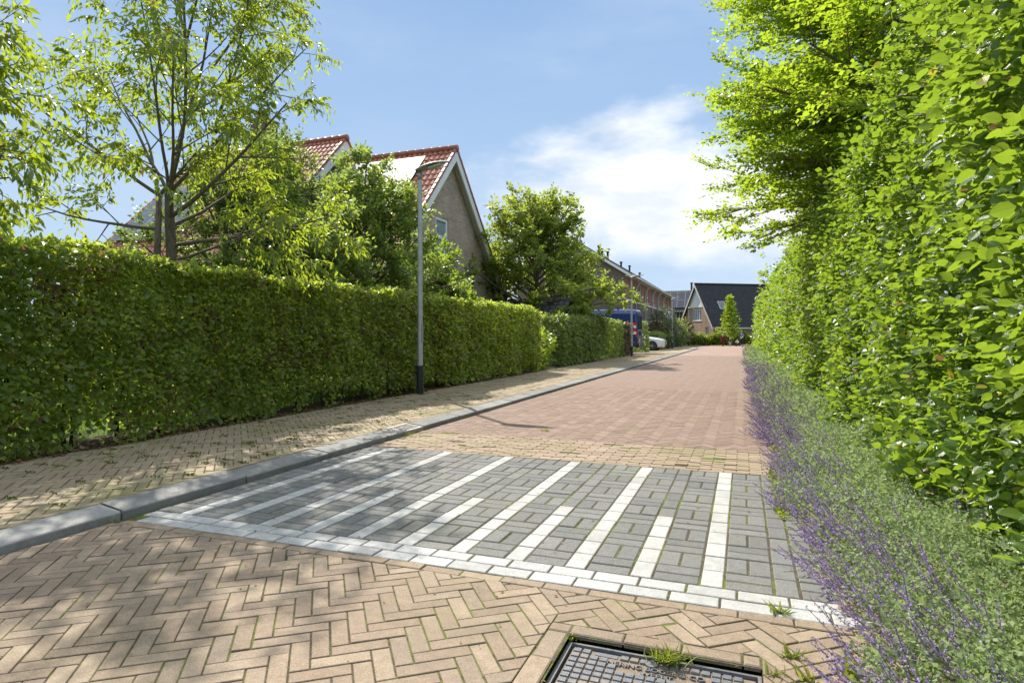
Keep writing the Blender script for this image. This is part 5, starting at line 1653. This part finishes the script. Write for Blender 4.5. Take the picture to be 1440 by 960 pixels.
pantiles(mb, (-.35, -.4, ez2+.05), (LL+.3, -.4, ez2+.05), uF, s2, pitch=.33, course=.36, amp=.014, lip=.035, sub=3)
pantiles(mb, (-.35, LW+.4, ez2+.05), (LL+.3, LW+.4, ez2+.05), uB, s2, pitch=.33, course=.36, amp=.014, lip=.035, sub=3)
rw = mb.build('roof', slate, wh, world=False)
mb = MB()
for k in range(40): mb.tube([(-.35+k*.385, LW/2, LR+.09), (.035+k*.385, LW/2, LR+.10)], [.12, .13], 8)
mb.build('ridge_tiles', slate, rw, world=False)
mb = MB()
for s, uu in ((0, uF), (1, uB)):
    p = np.array([-.38, -.4 if s == 0 else LW+.4, ez2]); q = p+uu*s2
    mb.hexa([p+[0, 0, -.28], p+[.06, 0, -.28], q+[.06, 0, -.34], q+[0, 0, -.34], p+[0, 0, .06], p+[.06, 0, .06], q+[.06, 0, .06], q+[0, 0, .06]])
mb.build('bargeboard', M['cream_paint'], wh, world=False)
mb = MB(); mb.box((-.3, -.52, ez2-.12), (LL+.3, -.36, ez2+.04)); mb.box((-.3, -.36, ez2-.12), (LL+.3, -.003, ez2-.06)); mb.build('gutter', M['cream_paint'], wh, world=False)
def skylight(x, s, w, l):
    O = np.array([x, -.4, ez2+.05])+uF*s; n = np.cross(XL, uF)
    m_ = MB(); m_.hexa([O, O+XL*w, O+XL*w+uF*l, O+uF*l, O+n*.12, O+XL*w+n*.12, O+XL*w+uF*l+n*.12, O+uF*l+n*.12])
    o = m_.build('skylight', M['grey_metal'], wh, world=False)
    e = .07
    m_ = MB(); m_.add([O+XL*e+uF*e+n*.124, O+XL*(w-e)+uF*e+n*.124, O+XL*(w-e)+uF*(l-e)+n*.124, O+XL*e+uF*(l-e)+n*.124], [(0, 1, 2, 3)])
    m_.build('pane', solarpale, o, world=False)
skylight(1.7, 2.9, 1.0, 1.3)
# lower wing with its own roof and a white framed dormer
mb = MB(); mb.box((7.9, -2.2, 0.02), (LL, -.003, LE-.25)); mb.build('wing_wall', brickP, wh, world=False)
mb = MB()
uW = unit(np.array([[0, 3.4, 2.1]]))[0]
pantiles(mb, (7.5, -2.7, LE-.35), (LL+.3, -2.7, LE-.35), uW, 3.3, pitch=.33, course=.36, amp=.014, lip=.035, sub=3)
mb.build('wing_roof', slate, wh, world=False)
mb = MB(); mb.box((7.6, -2.82, LE-.5), (LL+.3, -2.66, LE-.33)); mb.build('wing_gutter', M['cream_paint'], wh, world=False)
mb = MB(); mb.box((8.3, -2.24, .1), (9.6, -2.204, 2.15)); mb.build('wing_window', M['glass'], wh, world=False)
mb = MB(); mb.box((10.2, -2.26, .05), (13.4, -2.204, 2.15)); mb.build('garage_door', M['white_paint'], wh, world=False)
dm = MB()
p0 = np.array([8.2, -.02, 3.95])
dm.hexa([p0, p0+[2.8, 0, 0], p0+[2.8, 2.6, 0], p0+[0, 2.6, 0], p0+[0, 0.9, 1.7], p0+[2.8, .9, 1.7], p0+[2.8, 2.6, 1.9], p0+[0, 2.6, 1.9]])
dr_ = dm.build('dormer', slate, wh, world=False)
mb = MB()
for dx in (-.06, 2.8):
    a = p0+[dx, -.05, -.02]; b = p0+[dx, .88, 1.76]
    mb.hexa([a, a+[.08, 0, 0], a+[.08, .18, 0], a+[0, .18, 0], b, b+[.08, 0, 0], b+[.08, .18, 0], b+[0, .18, 0]])
a = p0+[0.02, -.06, -.06]; mb.box(a, a+[2.76, .1, .12])
mb.build('frame', M['white_paint'], dr_, world=False)
mb = MB(); a = p0+[.15, .0, .12]; b = p0+[.15, .85, 1.6]; off = np.array([0, -.03, .015])
mb.add([a+off, a+off+[2.5, 0, 0], b+off+[2.5, 0, 0], b+off], [(0, 1, 2, 3)]); mb.build('pane', M['glass'], dr_, world=False)

# ------------------------------------------------------------------ street lamps
lp = thing('street_lamp', 'nearest slim grey street lamp standing against the long hedge', 'street lamp', (-5.50, 9.82, PZ), 0, 'street lamps along the left pavement')
LH = 4.05
mb = MB(); mb.tube([(0, 0, .5), (0, 0, 2.0), (0, 0, LH-.14)], [.052, .045, .036], 16, caps=False)
mb.build('pole', M['grey_metal'], lp, world=False, smooth=True)
mb = MB(); mb.tube([(0, 0, -.05), (0, 0, .01), (0, 0, .50), (0, 0, .515)], [.064, .062, .060, .053], 16)
mb.build('sleeve', M['black_sleeve'], lp, world=False, smooth=True)
mb = MB(); mb.box((.040, -.028, .95), (.053, .028, 1.28)); mb.build('access_door', M['lamp_metal'], lp, world=False, bevel=.004)
mb = MB(); mb.tube([(0, 0, LH-.16), (0, 0, LH-.02)], [.040, .042], 14); mb.build('collar', M['lamp_metal'], lp, world=False, smooth=True)
# flat leaf-shaped head reaching over the road
mb = MB()
N = 15; rows = []
for i in range(N):
    t_ = i/(N-1); x = -.06+.66*t_
    wd = .118*math.sin(math.pi*min(1, .12+.88*t_)**.75)**.8 if t_ < 1 else .012
    wd = max(wd, .03 if t_ < .06 else .012)
    zc = LH+.145*math.sin(t_*1.9)*.75
    th_ = .052*(1-.62*t_)+.008
    ring = []
    for k in range(12):
        q = 2*math.pi*k/12
        ring.append((x, wd*math.cos(q), zc+th_*(math.sin(q)*(.8 if math.sin(q) > 0 else .45))))
    rows.append(ring)
vs = [p for r_ in rows for p in r_]
fs = [(i*12+k, i*12+(k+1) % 12, (i+1)*12+(k+1) % 12, (i+1)*12+k) for i in range(N-1) for k in range(12)]
fs += [tuple(range(12))[::-1], tuple(range((N-1)*12, N*12))]
mb.add(vs, fs)
hd_ = mb.build('lamp_head', M['lamp_metal'], lp, world=False, smooth=True)
mb = MB()
a = np.array([.20, -.07, LH+.045]); 
mb.hexa([(.20, -.072, LH+.012), (.44, -.06, LH+.062), (.44, .06, LH+.062), (.20, .072, LH+.012), (.20, -.072, LH+.04), (.44, -.06, LH+.09), (.44, .06, LH+.09), (.20, .072, LH+.04)])
mb.build('lens', M['lens'], hd_, world=False)
dup(lp, (-5.38, 31.7, PZ), None, 'street lamp standing at the reddish end of the second hedge beside the van')
dup(lp, (-5.45, 51.6, PZ), None, 'street lamp rising from the low hedge in front of the terrace')
dup(lp, (-5.55, 69.0, PZ), None, 'farthest thin street lamp at the bend before the white gabled house')
sg = thing('blue_sign', 'small blue sign plate on a thin post by the terrace end', 'sign', at(942.3, 54, 0))
b = at(942.3, 54, 0)
mb = MB(); mb.tube([b, b+[0, 0, 3.2]], .03, 8); mb.build('post', M['grey_metal'], sg)
mb = MB(); mb.box(b+[-.16, -.06, 2.55], b+[.18, -.035, 3.15]); mb.build('plate', plain('sign_blue', (0.03, 0.16, 0.55), .4), sg, bevel=.01)

# ------------------------------------------------------------------ vehicles
def carpaint(name, col, rough=.28):
    t = NT(name)
    return t.done(t.bsdf(col, rough, .5, 0, None, Coat_Weight=.8, Coat_Roughness=.06))
blue = carpaint('blue_paint', (0.012, 0.035, 0.17, 1)); whitec = carpaint('white_car_paint', (0.68, 0.70, 0.73, 1))
redr = plain('red_reflector', (0.62, 0.03, 0.02), .35); whiter = plain('white_reflector', (0.8, 0.8, 0.8), .4)
yel = plain('yellow_plate', (0.65, 0.45, 0.03), .4); orange = plain('orange_lamp', (0.75, 0.33, 0.05), .3)
darkglass = NT('car_glass'); darkglass = darkglass.done(darkglass.bsdf((0.025, 0.03, 0.035), .05, .9))

def wheel(parent, c, r=.34, w=.22):
    mb = MB()
    ring = []
    prof_ = [(r*.62, -w/2), (r*.93, -w/2), (r, -w*.32), (r, w*.32), (r*.93, w/2), (r*.62, w/2)]
    nseg = 22; vs = []
    for k in range(nseg):
        q = 2*math.pi*k/nseg
        for (rr, yy) in prof_: vs.append((c[0]+rr*math.cos(q), c[1]+yy, c[2]+rr*math.sin(q)))
    m_ = len(prof_)
    fs = [(k*m_+j, k*m_+j+1, ((k+1) % nseg)*m_+j+1, ((k+1) % nseg)*m_+j) for k in range(nseg) for j in range(m_-1)]
    mb.add(vs, fs)
    o = mb.build('wheel', M['rubber'], parent, world=False)
    mb = MB()
    mb.tube([(c[0], c[1]-w*.36, c[2]), (c[0], c[1]+w*.36, c[2])], r*.63, 18)
    for s in (-1, 1):
        for k in range(5):
            q = 2*math.pi*k/5
            d = np.array([math.cos(q), 0, math.sin(q)])
            mb.tube([np.array(c)+[0, s*w*.38, 0], np.array(c)+[0, s*w*.42, 0]+d*r*.6], [r*.13, r*.09], 5)
    mb.build('rim', M['alloy'], o, world=False)
    return o

def body_loft(sections, nv=None):
    """closed skin through cross-sections: each a list of (y,z) half outline from bottom to top, at its own x"""
    mb = MB(); rows = []
    for x, half in sections:
        full = [(x+dx, y, z) for (dx, y, z) in [(0, a, b) for a, b in half]] + [(x, -a, b) for a, b in half[::-1]]
        rows.append(full)
    n = len(rows[0]); vs = [p for r_ in rows for p in r_]
    fs = [(i*n+k, i*n+(k+1) % n, (i+1)*n+(k+1) % n, (i+1)*n+k) for i in range(len(rows)-1) for k in range(n)]
    fs += [tuple(range(n))[::-1], tuple(range((len(rows)-1)*n, len(rows)*n))]
    mb.add(vs, fs); return mb

# blue van, its back towards the street
vn = thing('parked_van', 'dark blue high-roof van parked with its rear doors towards the street', 'van', (-5.80, 36.9, 0.06))
hw = .98
def vsec(top, w=hw, low=.42): return [(w*.9, low), (w, low+.12), (w, .95), (w*.985, top*.62), (w*.93, top-.28), (w*.84, top-.07), (w*.6, top)]
mb = body_loft([(0.0, vsec(2.52, .95)), (-.10, vsec(2.60)), (-.5, vsec(2.64)), (-3.8, vsec(2.64)), (-4.5, vsec(2.50)), (-4.95, vsec(1.95)), (-5.25, vsec(1.42)), (-5.8, vsec(1.20, .94)), (-5.95, vsec(1.0, .88))])
mb.build('body', blue, vn, world=False, bevel=.02)
for x in (-1.05, -4.85):
    for s in (-1, 1): wheel(vn, (x, s*.86, .34))
for s in (-1, 1):
    mb = MB(); a, b = (.03*s, .90*s) if s > 0 else (.90*s, .03*s)
    mb.hexa([(.003, a, .5), (.045, a, .5), (.045, b, .5), (.003, b, .5), (-.03, a, 2.42), (.015, a, 2.42), (.015, b, 2.42), (-.03, b, 2.42)])
    d_ = mb.build('rear_door', blue, vn, world=False, bevel=.012)
    a2, b2 = (.10*s, .80*s) if s > 0 else (.80*s, .10*s)
    mb = MB(); mb.hexa([(.03, a2, 1.42), (.042, a2, 1.42), (.042, b2, 1.42), (.03, b2, 1.42), (.008, a2, 2.22), (.030, a2, 2.22), (.030, b2, 2.22), (.008, b2, 2.22)])
    mb.build('window', darkglass, d_, world=False)
    mb = MB(); mb.box((.046, .10*s-.03, 1.08), (.075, .10*s+.03, 1.30)); mb.build('handle', M['dark_trim'], d_, world=False)
    mb = MB(); yA = .935*s
    mb.box((-.06, yA-.045, .98), (.03, yA+.045, 1.34)); mb.build('tail_light', redr, vn, world=False, bevel=.01)
    mb = MB(); mb.box((-.45, s*hw-.01, 1.30), (-.03, s*hw+.012, 1.5)); mb.build('side_marking', redr, vn, world=False)
    mb = MB(); mb.box((-.45, s*hw-.01, 1.50), (-.03, s*hw+.011, 1.66)); mb.build('side_marking', whiter, vn, world=False)
    mb = MB(); mb.box((-.45, s*hw-.01, 1.66), (-.03, s*hw+.012, 1.84)); mb.build('side_marking', redr, vn, world=False)
    mb = MB(); mb.box((-.45, s*hw-.01, 1.14), (-.03, s*hw+.011, 1.30)); mb.build('side_marking', whiter, vn, world=False)
mb = MB(); mb.box((-.08, -.93, .38), (.12, .93, .62)); mb.build('bumper', M['dark_trim'], vn, world=False, bevel=.03)
mb = MB(); mb.box((.05, -.62, .72), (.062, -.10, .86)); mb.build('number_plate', yel, vn, world=False)
mb = MB(); mb.box((.12, -.86, .48), (.13, -.66, .58)); mb.build('reflector', orange, vn, world=False)
mb = MB()
for k in range(3): mb.box((-1.2-k*1.2, -.80, 2.64), (-1.13-k*1.2, .80, 2.72))
mb.build('roof_bars', M['dark_trim'], vn, world=False)
for s in (-1, 1):
    mb = MB(); mb.box((-4.2, s*.955-.02, 1.5), (-3.4, s*.955+.02, 2.05)); mb.build('side_window', darkglass, vn, world=False)

# white hatchback, nose towards the street
cr = thing('parked_car', 'white hatchback parked nose out between the clipped hedges', 'car', (-5.15, 44.6, 0.06))
def csec(w, low, belt, top, tw): return [(w*.88, low), (w, low+.10), (w, low+.32), (w*.97, belt), (tw, top-.04 if top-belt > .1 else top-.02), (tw*.7, top)]
mb = body_loft([(0.0, csec(.62, .34, .62, .66, .55)), (-.12, csec(.80, .24, .72, .80, .70)), (-.45, csec(.88, .22, .80, .90, .74)), (-1.15, csec(.90, .22, .90, 1.00, .74)), (-1.9, csec(.90, .22, .95, 1.42, .62)),
                (-2.4, csec(.90, .22, .96, 1.50, .62)), (-3.3, csec(.90, .22, .98, 1.47, .60)), (-3.9, csec(.88, .24, .98, 1.15, .62)), (-4.15, csec(.78, .30, .80, .90, .6))])
mb.build('body', whitec, cr, world=False, bevel=.015)
mb = MB(); mb.hexa([(-1.12, -.70, 1.00), (-1.10, -.70, 1.02), (-1.10, .70, 1.02), (-1.12, .70, 1.00), (-1.88, -.60, 1.41), (-1.86, -.60, 1.44), (-1.86, .60, 1.44), (-1.88, .60, 1.41)]); mb.build('windscreen', darkglass, cr, world=False)
for s in (-1, 1):
    for x in (-.85, -3.4): wheel(cr, (x, s*.80, .33), .33, .21)
    mb = MB(); mb.tube([(-.85, s*.80, .33), (-.85, s*.912, .33)], .385, 20); mb.build('wheel_arch', M['dark_trim'], cr, world=False)
    mb = MB(); mb.hexa([(-.06, s*.36, .58), (-.30, s*.80, .62), (-.36, s*.76, .62), (-.12, s*.36, .58), (-.09, s*.36, .70), (-.38, s*.80, .80), (-.44, s*.74, .80), (-.16, s*.36, .70)])
    mb.build('headlight', darkglass, cr, world=False)
    mb = MB(); mb.hexa([(-1.55, s*.76, 1.0), (-1.5, s*.80, 1.0), (-3.5, s*.80, 1.02), (-3.5, s*.76, 1.02), (-1.95, s*.63, 1.38), (-1.95, s*.67, 1.38), (-3.2, s*.67, 1.40), (-3.2, s*.63, 1.40)]); mb.build('side_window', darkglass, cr, world=False)
    mb = MB(); mb.hexa([(-.02, s*.46, .34), (-.10, s*.74, .36), (-.16, s*.72, .36), (-.08, s*.46, .34), (-.01, s*.46, .48), (-.09, s*.70, .50), (-.15, s*.68, .50), (-.07, s*.46, .48)]); mb.build('fog_lamp', M['dark_trim'], cr, world=False)
    mb = MB(); mb.box((-1.55, s*.93-.07, .98), (-1.40, s*.93+.07, 1.10)); mb.build('wing_mirror', whitec, cr, world=False, bevel=.02)
mb = MB(); mb.box((-.05, -.42, .30), (.012, .42, .44)); mb.build('lower_grille', M['dark_trim'], cr, world=False)
mb = MB(); mb.box((-.06, -.34, .56), (.012, .34, .64)); mb.build('grille', M['dark_trim'], cr, world=False)
mb = MB(); mb.box((.013, -.26, .46), (.022, .26, .555)); mb.build('number_plate', yel, cr, world=False)

# ------------------------------------------------------------------ people at the end of the street
skin = plain('skin', (0.55, 0.36, 0.27), .5, .35)
def person(label, base, facing, h, pose, top, legs, hairc, shoe=(0.05, 0.05, 0.06), sleeve=True, group=None, z_waist=None):
    """one skinned body through a joint skeleton; POSE maps joints to offsets in units of height"""
    root = thing('person', label, 'person', base, facing, group)
    J = {'pelvis': (0, 0, .52), 'belly': (0, 0, .60), 'chest': (0, 0, .72), 'neck': (0, .0, .83), 'jaw': (0, -.012, .875), 'head': (0, -.004, .925), 'crown': (0, 0, .975),
         'sl': (.105, 0, .79), 'el': (.15, .01, .63), 'wl': (.165, -.03, .49), 'hl': (.168, -.045, .44),
         'sr': (-.105, 0, .79), 'er': (-.15, .01, .63), 'wr': (-.165, -.03, .49), 'hr': (-.168, -.045, .44),
         'pl': (.052, 0, .49), 'kl': (.058, -.01, .28), 'al': (.06, .012, .045), 'tl': (.065, -.075, .018),
         'pr': (-.052, 0, .49), 'kr': (-.058, -.01, .28), 'ar': (-.06, .012, .045), 'tr': (-.065, -.075, .018)}
    J.update(pose)
    RAD = {'pelvis': .082, 'belly': .074, 'chest': .086, 'neck': .034, 'jaw': .048, 'head': .062, 'crown': .040, 'sl': .044, 'el': .031, 'wl': .023, 'hl': .024, 'pl': .062, 'kl': .042, 'al': .029, 'tl': .024}
    E = [('pelvis', 'belly'), ('belly', 'chest'), ('chest', 'neck'), ('neck', 'jaw'), ('jaw', 'head'), ('head', 'crown')]
    for s in 'lr': E += [('chest', 's'+s), ('s'+s, 'e'+s), ('e'+s, 'w'+s), ('w'+s, 'h'+s), ('pelvis', 'p'+s), ('p'+s, 'k'+s), ('k'+s, 'a'+s), ('a'+s, 't'+s)]
    names = list(J); idx = {n: i for i, n in enumerate(names)}
    me = bpy.data.meshes.new('person_skeleton')
    me.from_pydata([tuple(c*h for c in J[n]) for n in names], [(idx[a], idx[b]) for a, b in E], [])
    o = bpy.data.objects.new('person_skeleton', me); COL.objects.link(o)
    mod = o.modifiers.new('skin', 'SKIN')
    fat = 1.12 if h < 1.3 else 1.0
    for n in names:
        r_ = RAD.get(n, RAD.get(n[:-1]+'l', .03))*h*(1.28 if (h < 1.35 and n in ('head', 'jaw', 'crown')) else fat)
        sv = me.skin_vertices[0].data[idx[n]]; sv.radius = (r_, r_*(.78 if n in ('chest', 'belly', 'pelvis') else 1)); sv.use_root = (n == 'pelvis')
    sub = o.modifiers.new('sub', 'SUBSURF'); sub.levels = 2; sub.render_levels = 2
    dg = bpy.context.evaluated_depsgraph_get()
    b = bpy.data.meshes.new_from_object(o.evaluated_get(dg)); bpy.data.objects.remove(o)
    b.name = 'body'
    # clothing by nearest bone
    Jv = {n: np.array(J[n])*h for n in names}
    def segd(p, a, c):
        t_ = np.clip(np.dot(p-a, c-a)/max(1e-9, np.dot(c-a, c-a)), 0, 1); return np.linalg.norm(p-(a+t_*(c-a)))
    for pl in b.polygons:
        p = np.array(pl.center)
        e = min(E, key=lambda q: segd(p, Jv[q[0]], Jv[q[1]]))
        k = e[1]
        if k in ('jaw', 'head', 'crown') or (k[0] == 'h' and len(k) == 2): mi = 0
        elif k[0] == 'w' and not sleeve: mi = 0
        elif k in ('belly', 'chest', 'neck') or k[0] in 'se' or k[0] == 'w': mi = 1
        elif k[0] == 't': mi = 3
        else: mi = 2
        pl.material_index = mi; pl.use_smooth = True
    ob = link('body', b, [skin, plain('top_cloth', top, .8, .2), plain('trouser_cloth', legs, .85, .2), plain('shoe', shoe, .6)], root, world=False)
    hd = Jv['head']; big = 1.28 if h < 1.35 else 1.0
    mb = MB(); mb.ball(hd+np.array([0, .012*h, .016*h]), .066*h*big, sc=(1, 1.02, 1.06))
    mb.build('hair', plain('hair', hairc, .7), root, world=False, smooth=True)
    mb = MB()
    f = hd+np.array([0, -.060*h*big, -.012*h])
    for s in (-1, 1): mb.ball(f+[s*.022*h*big, .004*h, .008*h], .007*h*big, nu=6, nv=4)
    mb.build('eyes', M['dark_trim'], root, world=False)
    mb = MB(); mb.ball(f+[0, -.004*h, -.010*h], .011*h*big, nu=6, nv=4, sc=(.8, 1, 1.2))
    for s in (-1, 1): mb.ball(hd+np.array([s*.064*h*big, 0, -.012*h]), .014*h*big, nu=6, nv=4, sc=(.5, 1, 1.3))
    mb.build('nose_and_ears', skin, root, world=False)
    # five fingers on each hand
    for s in 'lr':
        d = unit((Jv['h'+s]-Jv['w'+s])[None])[0]; sd = unit(np.cross(d, [0, 0, 1.0] if abs(d[2]) < .9 else [0, 1.0, 0])[None])[0]
        mb = MB()
        for q in range(4):
            a = Jv['h'+s]+d*.012*h+sd*((q-1.5)*.0105*h)
            L_ = (.036, .042, .039, .031)[q]*h
            mb.tube([a, a+d*L_*.5, a+d*L_*.95+np.cross(d, sd)*.008*h], [.0058*h, .0052*h, .004*h], 5)
        a = Jv['h'+s]-d*.006*h+sd*(.020*h); mb.tube([a, a+sd*.016*h+d*.018*h, a+sd*.014*h+d*.034*h], [.0065*h, .006*h, .0045*h], 5)
        mb.build('fingers', skin, root, world=False)
    return root

px_p = lambda px, d: at(px, d, 0.0)
person('child in a dark red tracksuit standing with both arms stretched out sideways', px_p(1016.8, 64), R(-10), 1.26,
       {'el': (.235, 0, .815), 'wl': (.345, -.01, .85), 'hl': (.40, -.012, .862), 'er': (-.235, 0, .815), 'wr': (-.345, -.01, .85), 'hr': (-.40, -.012, .862), 'kl': (.04, -.01, .28), 'al': (.03, .012, .045), 'tl': (.035, -.07, .018)},
       (0.17, 0.012, 0.025), (0.13, 0.012, 0.02), (0.42, 0.28, 0.14))
person('toddler in dark vest and pale grey trousers standing between the other children', px_p(1026.6, 64.5), R(20), .86, {}, (0.05, 0.065, 0.06), (0.42, 0.42, 0.50), (0.5, 0.42, 0.3), sleeve=False)
bk = at(1037, 65, 0)
person('small child in a white top sitting on a dark tricycle', bk+np.array([0, 0.05, 0]), R(-15), .92,
       {'pelvis': (0, .05, .33), 'belly': (0, .04, .41), 'chest': (0, .03, .53), 'neck': (0, .02, .64), 'jaw': (0, .0, .685), 'head': (0, .005, .735), 'crown': (0, .01, .785), 'sl': (.105, .02, .60), 'sr': (-.105, .02, .60),
        'el': (.17, -.07, .50), 'wl': (.14, -.20, .47), 'hl': (.13, -.25, .475), 'er': (-.17, -.07, .50), 'wr': (-.14, -.20, .47), 'hr': (-.13, -.25, .475),
        'pl': (.055, .03, .31), 'kl': (.13, -.17, .27), 'al': (.15, -.16, .06), 'tl': (.155, -.25, .03), 'pr': (-.055, .03, .31), 'kr': (-.13, -.17, .27), 'ar': (-.15, -.16, .06), 'tr': (-.155, -.25, .03)},
       (0.75, 0.74, 0.70), (0.05, 0.05, 0.06), (0.30, 0.19, 0.10), sleeve=True)
tk = thing('tricycle', 'small dark tricycle ridden by the child in the white top', 'tricycle', bk, R(-15))
mb = MB(); mb.tube([(0, .12, .20), (0, -.02, .20), (0, -.22, .30), (0, -.25, .43)], .016, 7); mb.tube([(-.17, .22, .11), (.17, .22, .11)], .012, 6); mb.tube([(0, .12, .20), (0, .22, .11)], .016, 6); mb.tube([(0, -.22, .30), (0, -.28, .13)], .014, 6)
mb.build('frame', plain('trike_frame', (0.35, 0.05, 0.04), .4), tk, world=False)
mb = MB(); mb.tube([(-.15, -.25, .44), (.15, -.25, .44)], .014, 6); mb.build('handlebar', M['dark_trim'], tk, world=False)
mb = MB(); mb.box((-.09, -.02, .215), (.09, .17, .25)); mb.build('seat', M['dark_trim'], tk, world=False, bevel=.015)
for c, r_ in (((0, -.28, .13), .13), ((-.19, .22, .11), .11), ((.19, .22, .11), .11)):
    mb = MB(); mb.tube([(c[0]-.022, c[1], c[2]), (c[0]+.022, c[1], c[2])], r_, 16); mb.build('wheel', M['rubber'], tk, world=False)
person('adult in blue shirt and dark jeans standing behind the children, head bowed', px_p(1043.6, 68), R(-60), 1.68,
       {'head': (0, -.035, .915), 'jaw': (0, -.035, .865), 'crown': (0, -.025, .965), 'wl': (.14, -.10, .52), 'hl': (.12, -.14, .50)},
       (0.16, 0.24, 0.46), (0.018, 0.026, 0.06), (0.28, 0.15, 0.09), sleeve=False)

# brown and white dog on the road
dg_ = thing('dog', 'small tan and white dog standing on the road before the adult', 'dog', at(1046.6, 54.5, 0), R(62))
J = {'hip': (0, .20, .27), 'mid': (0, .03, .265), 'chest': (0, -.15, .265), 'neck': (0, -.24, .335), 'head': (0, -.29, .385), 'muz': (0, -.385, .36),
     'tail1': (0, .27, .30), 'tail2': (0, .35, .40)}
E = [('hip', 'mid'), ('mid', 'chest'), ('chest', 'neck'), ('neck', 'head'), ('head', 'muz'), ('hip', 'tail1'), ('tail1', 'tail2')]
RD = {'hip': .075, 'mid': .07, 'chest': .092, 'neck': .06, 'head': .06, 'muz': .03, 'tail1': .022, 'tail2': .012}
for s, n in ((1, 'l'), (-1, 'r')):
    J.update({'fs'+n: (s*.055, -.15, .215), 'fe'+n: (s*.06, -.13, .13), 'fp'+n: (s*.06, -.155, .015), 'hk'+n: (s*.06, .15, .175), 'hh'+n: (s*.062, .245, .105), 'hp'+n: (s*.062, .215, .015)})
    E += [('chest', 'fs'+n), ('fs'+n, 'fe'+n), ('fe'+n, 'fp'+n), ('hip', 'hk'+n), ('hk'+n, 'hh'+n), ('hh'+n, 'hp'+n)]
    RD.update({'fs'+n: .04, 'fe'+n: .026, 'fp'+n: .024, 'hk'+n: .045, 'hh'+n: .024, 'hp'+n: .024})
names = list(J); idx = {n: i for i, n in enumerate(names)}
me = bpy.data.meshes.new('dog_skeleton'); me.from_pydata([J[n] for n in names], [(idx[a], idx[b]) for a, b in E], [])
o = bpy.data.objects.new('dog_skeleton', me); COL.objects.link(o); o.modifiers.new('skin', 'SKIN')
for n in names:
    sv = me.skin_vertices[0].data[idx[n]]; sv.radius = (RD[n], RD[n]); sv.use_root = (n == 'mid')
s_ = o.modifiers.new('sub', 'SUBSURF'); s_.levels = 2; s_.render_levels = 2
b = bpy.data.meshes.new_from_object(o.evaluated_get(bpy.context.evaluated_depsgraph_get())); bpy.data.objects.remove(o); b.name = 'body'
for pl in b.polygons:
    pl.use_smooth = True; c = pl.center; pl.material_index = 1 if (c.z < .17 or (c.y < -.16 and c.z < .29) or c.y < -.35) else 0
link('body', b, [plain('tan_fur', (0.38, 0.20, 0.10), .9, .1, var=.3, scale=25), plain('white_fur', (0.65, 0.58, 0.5), .9, .1)], dg_, world=False)
mb = MB()
for s in (-1, 1): mb.hexa([(s*.03, -.27, .42), (s*.07, -.27, .41), (s*.07, -.25, .41), (s*.03, -.25, .42), (s*.055, -.275, .47), (s*.062, -.275, .47), (s*.062, -.262, .47), (s*.055, -.262, .47)])
mb.build('ears', plain('ear_fur', (0.2, 0.1, 0.05), .9), dg_, world=False)
mb = MB(); mb.ball((0, -.415, .368), .014, nu=6, nv=4)
for s in (-1, 1): mb.ball((s*.03, -.335, .40), .009, nu=6, nv=4)
mb.build('nose_and_eyes', M['dark_trim'], dg_, world=False)
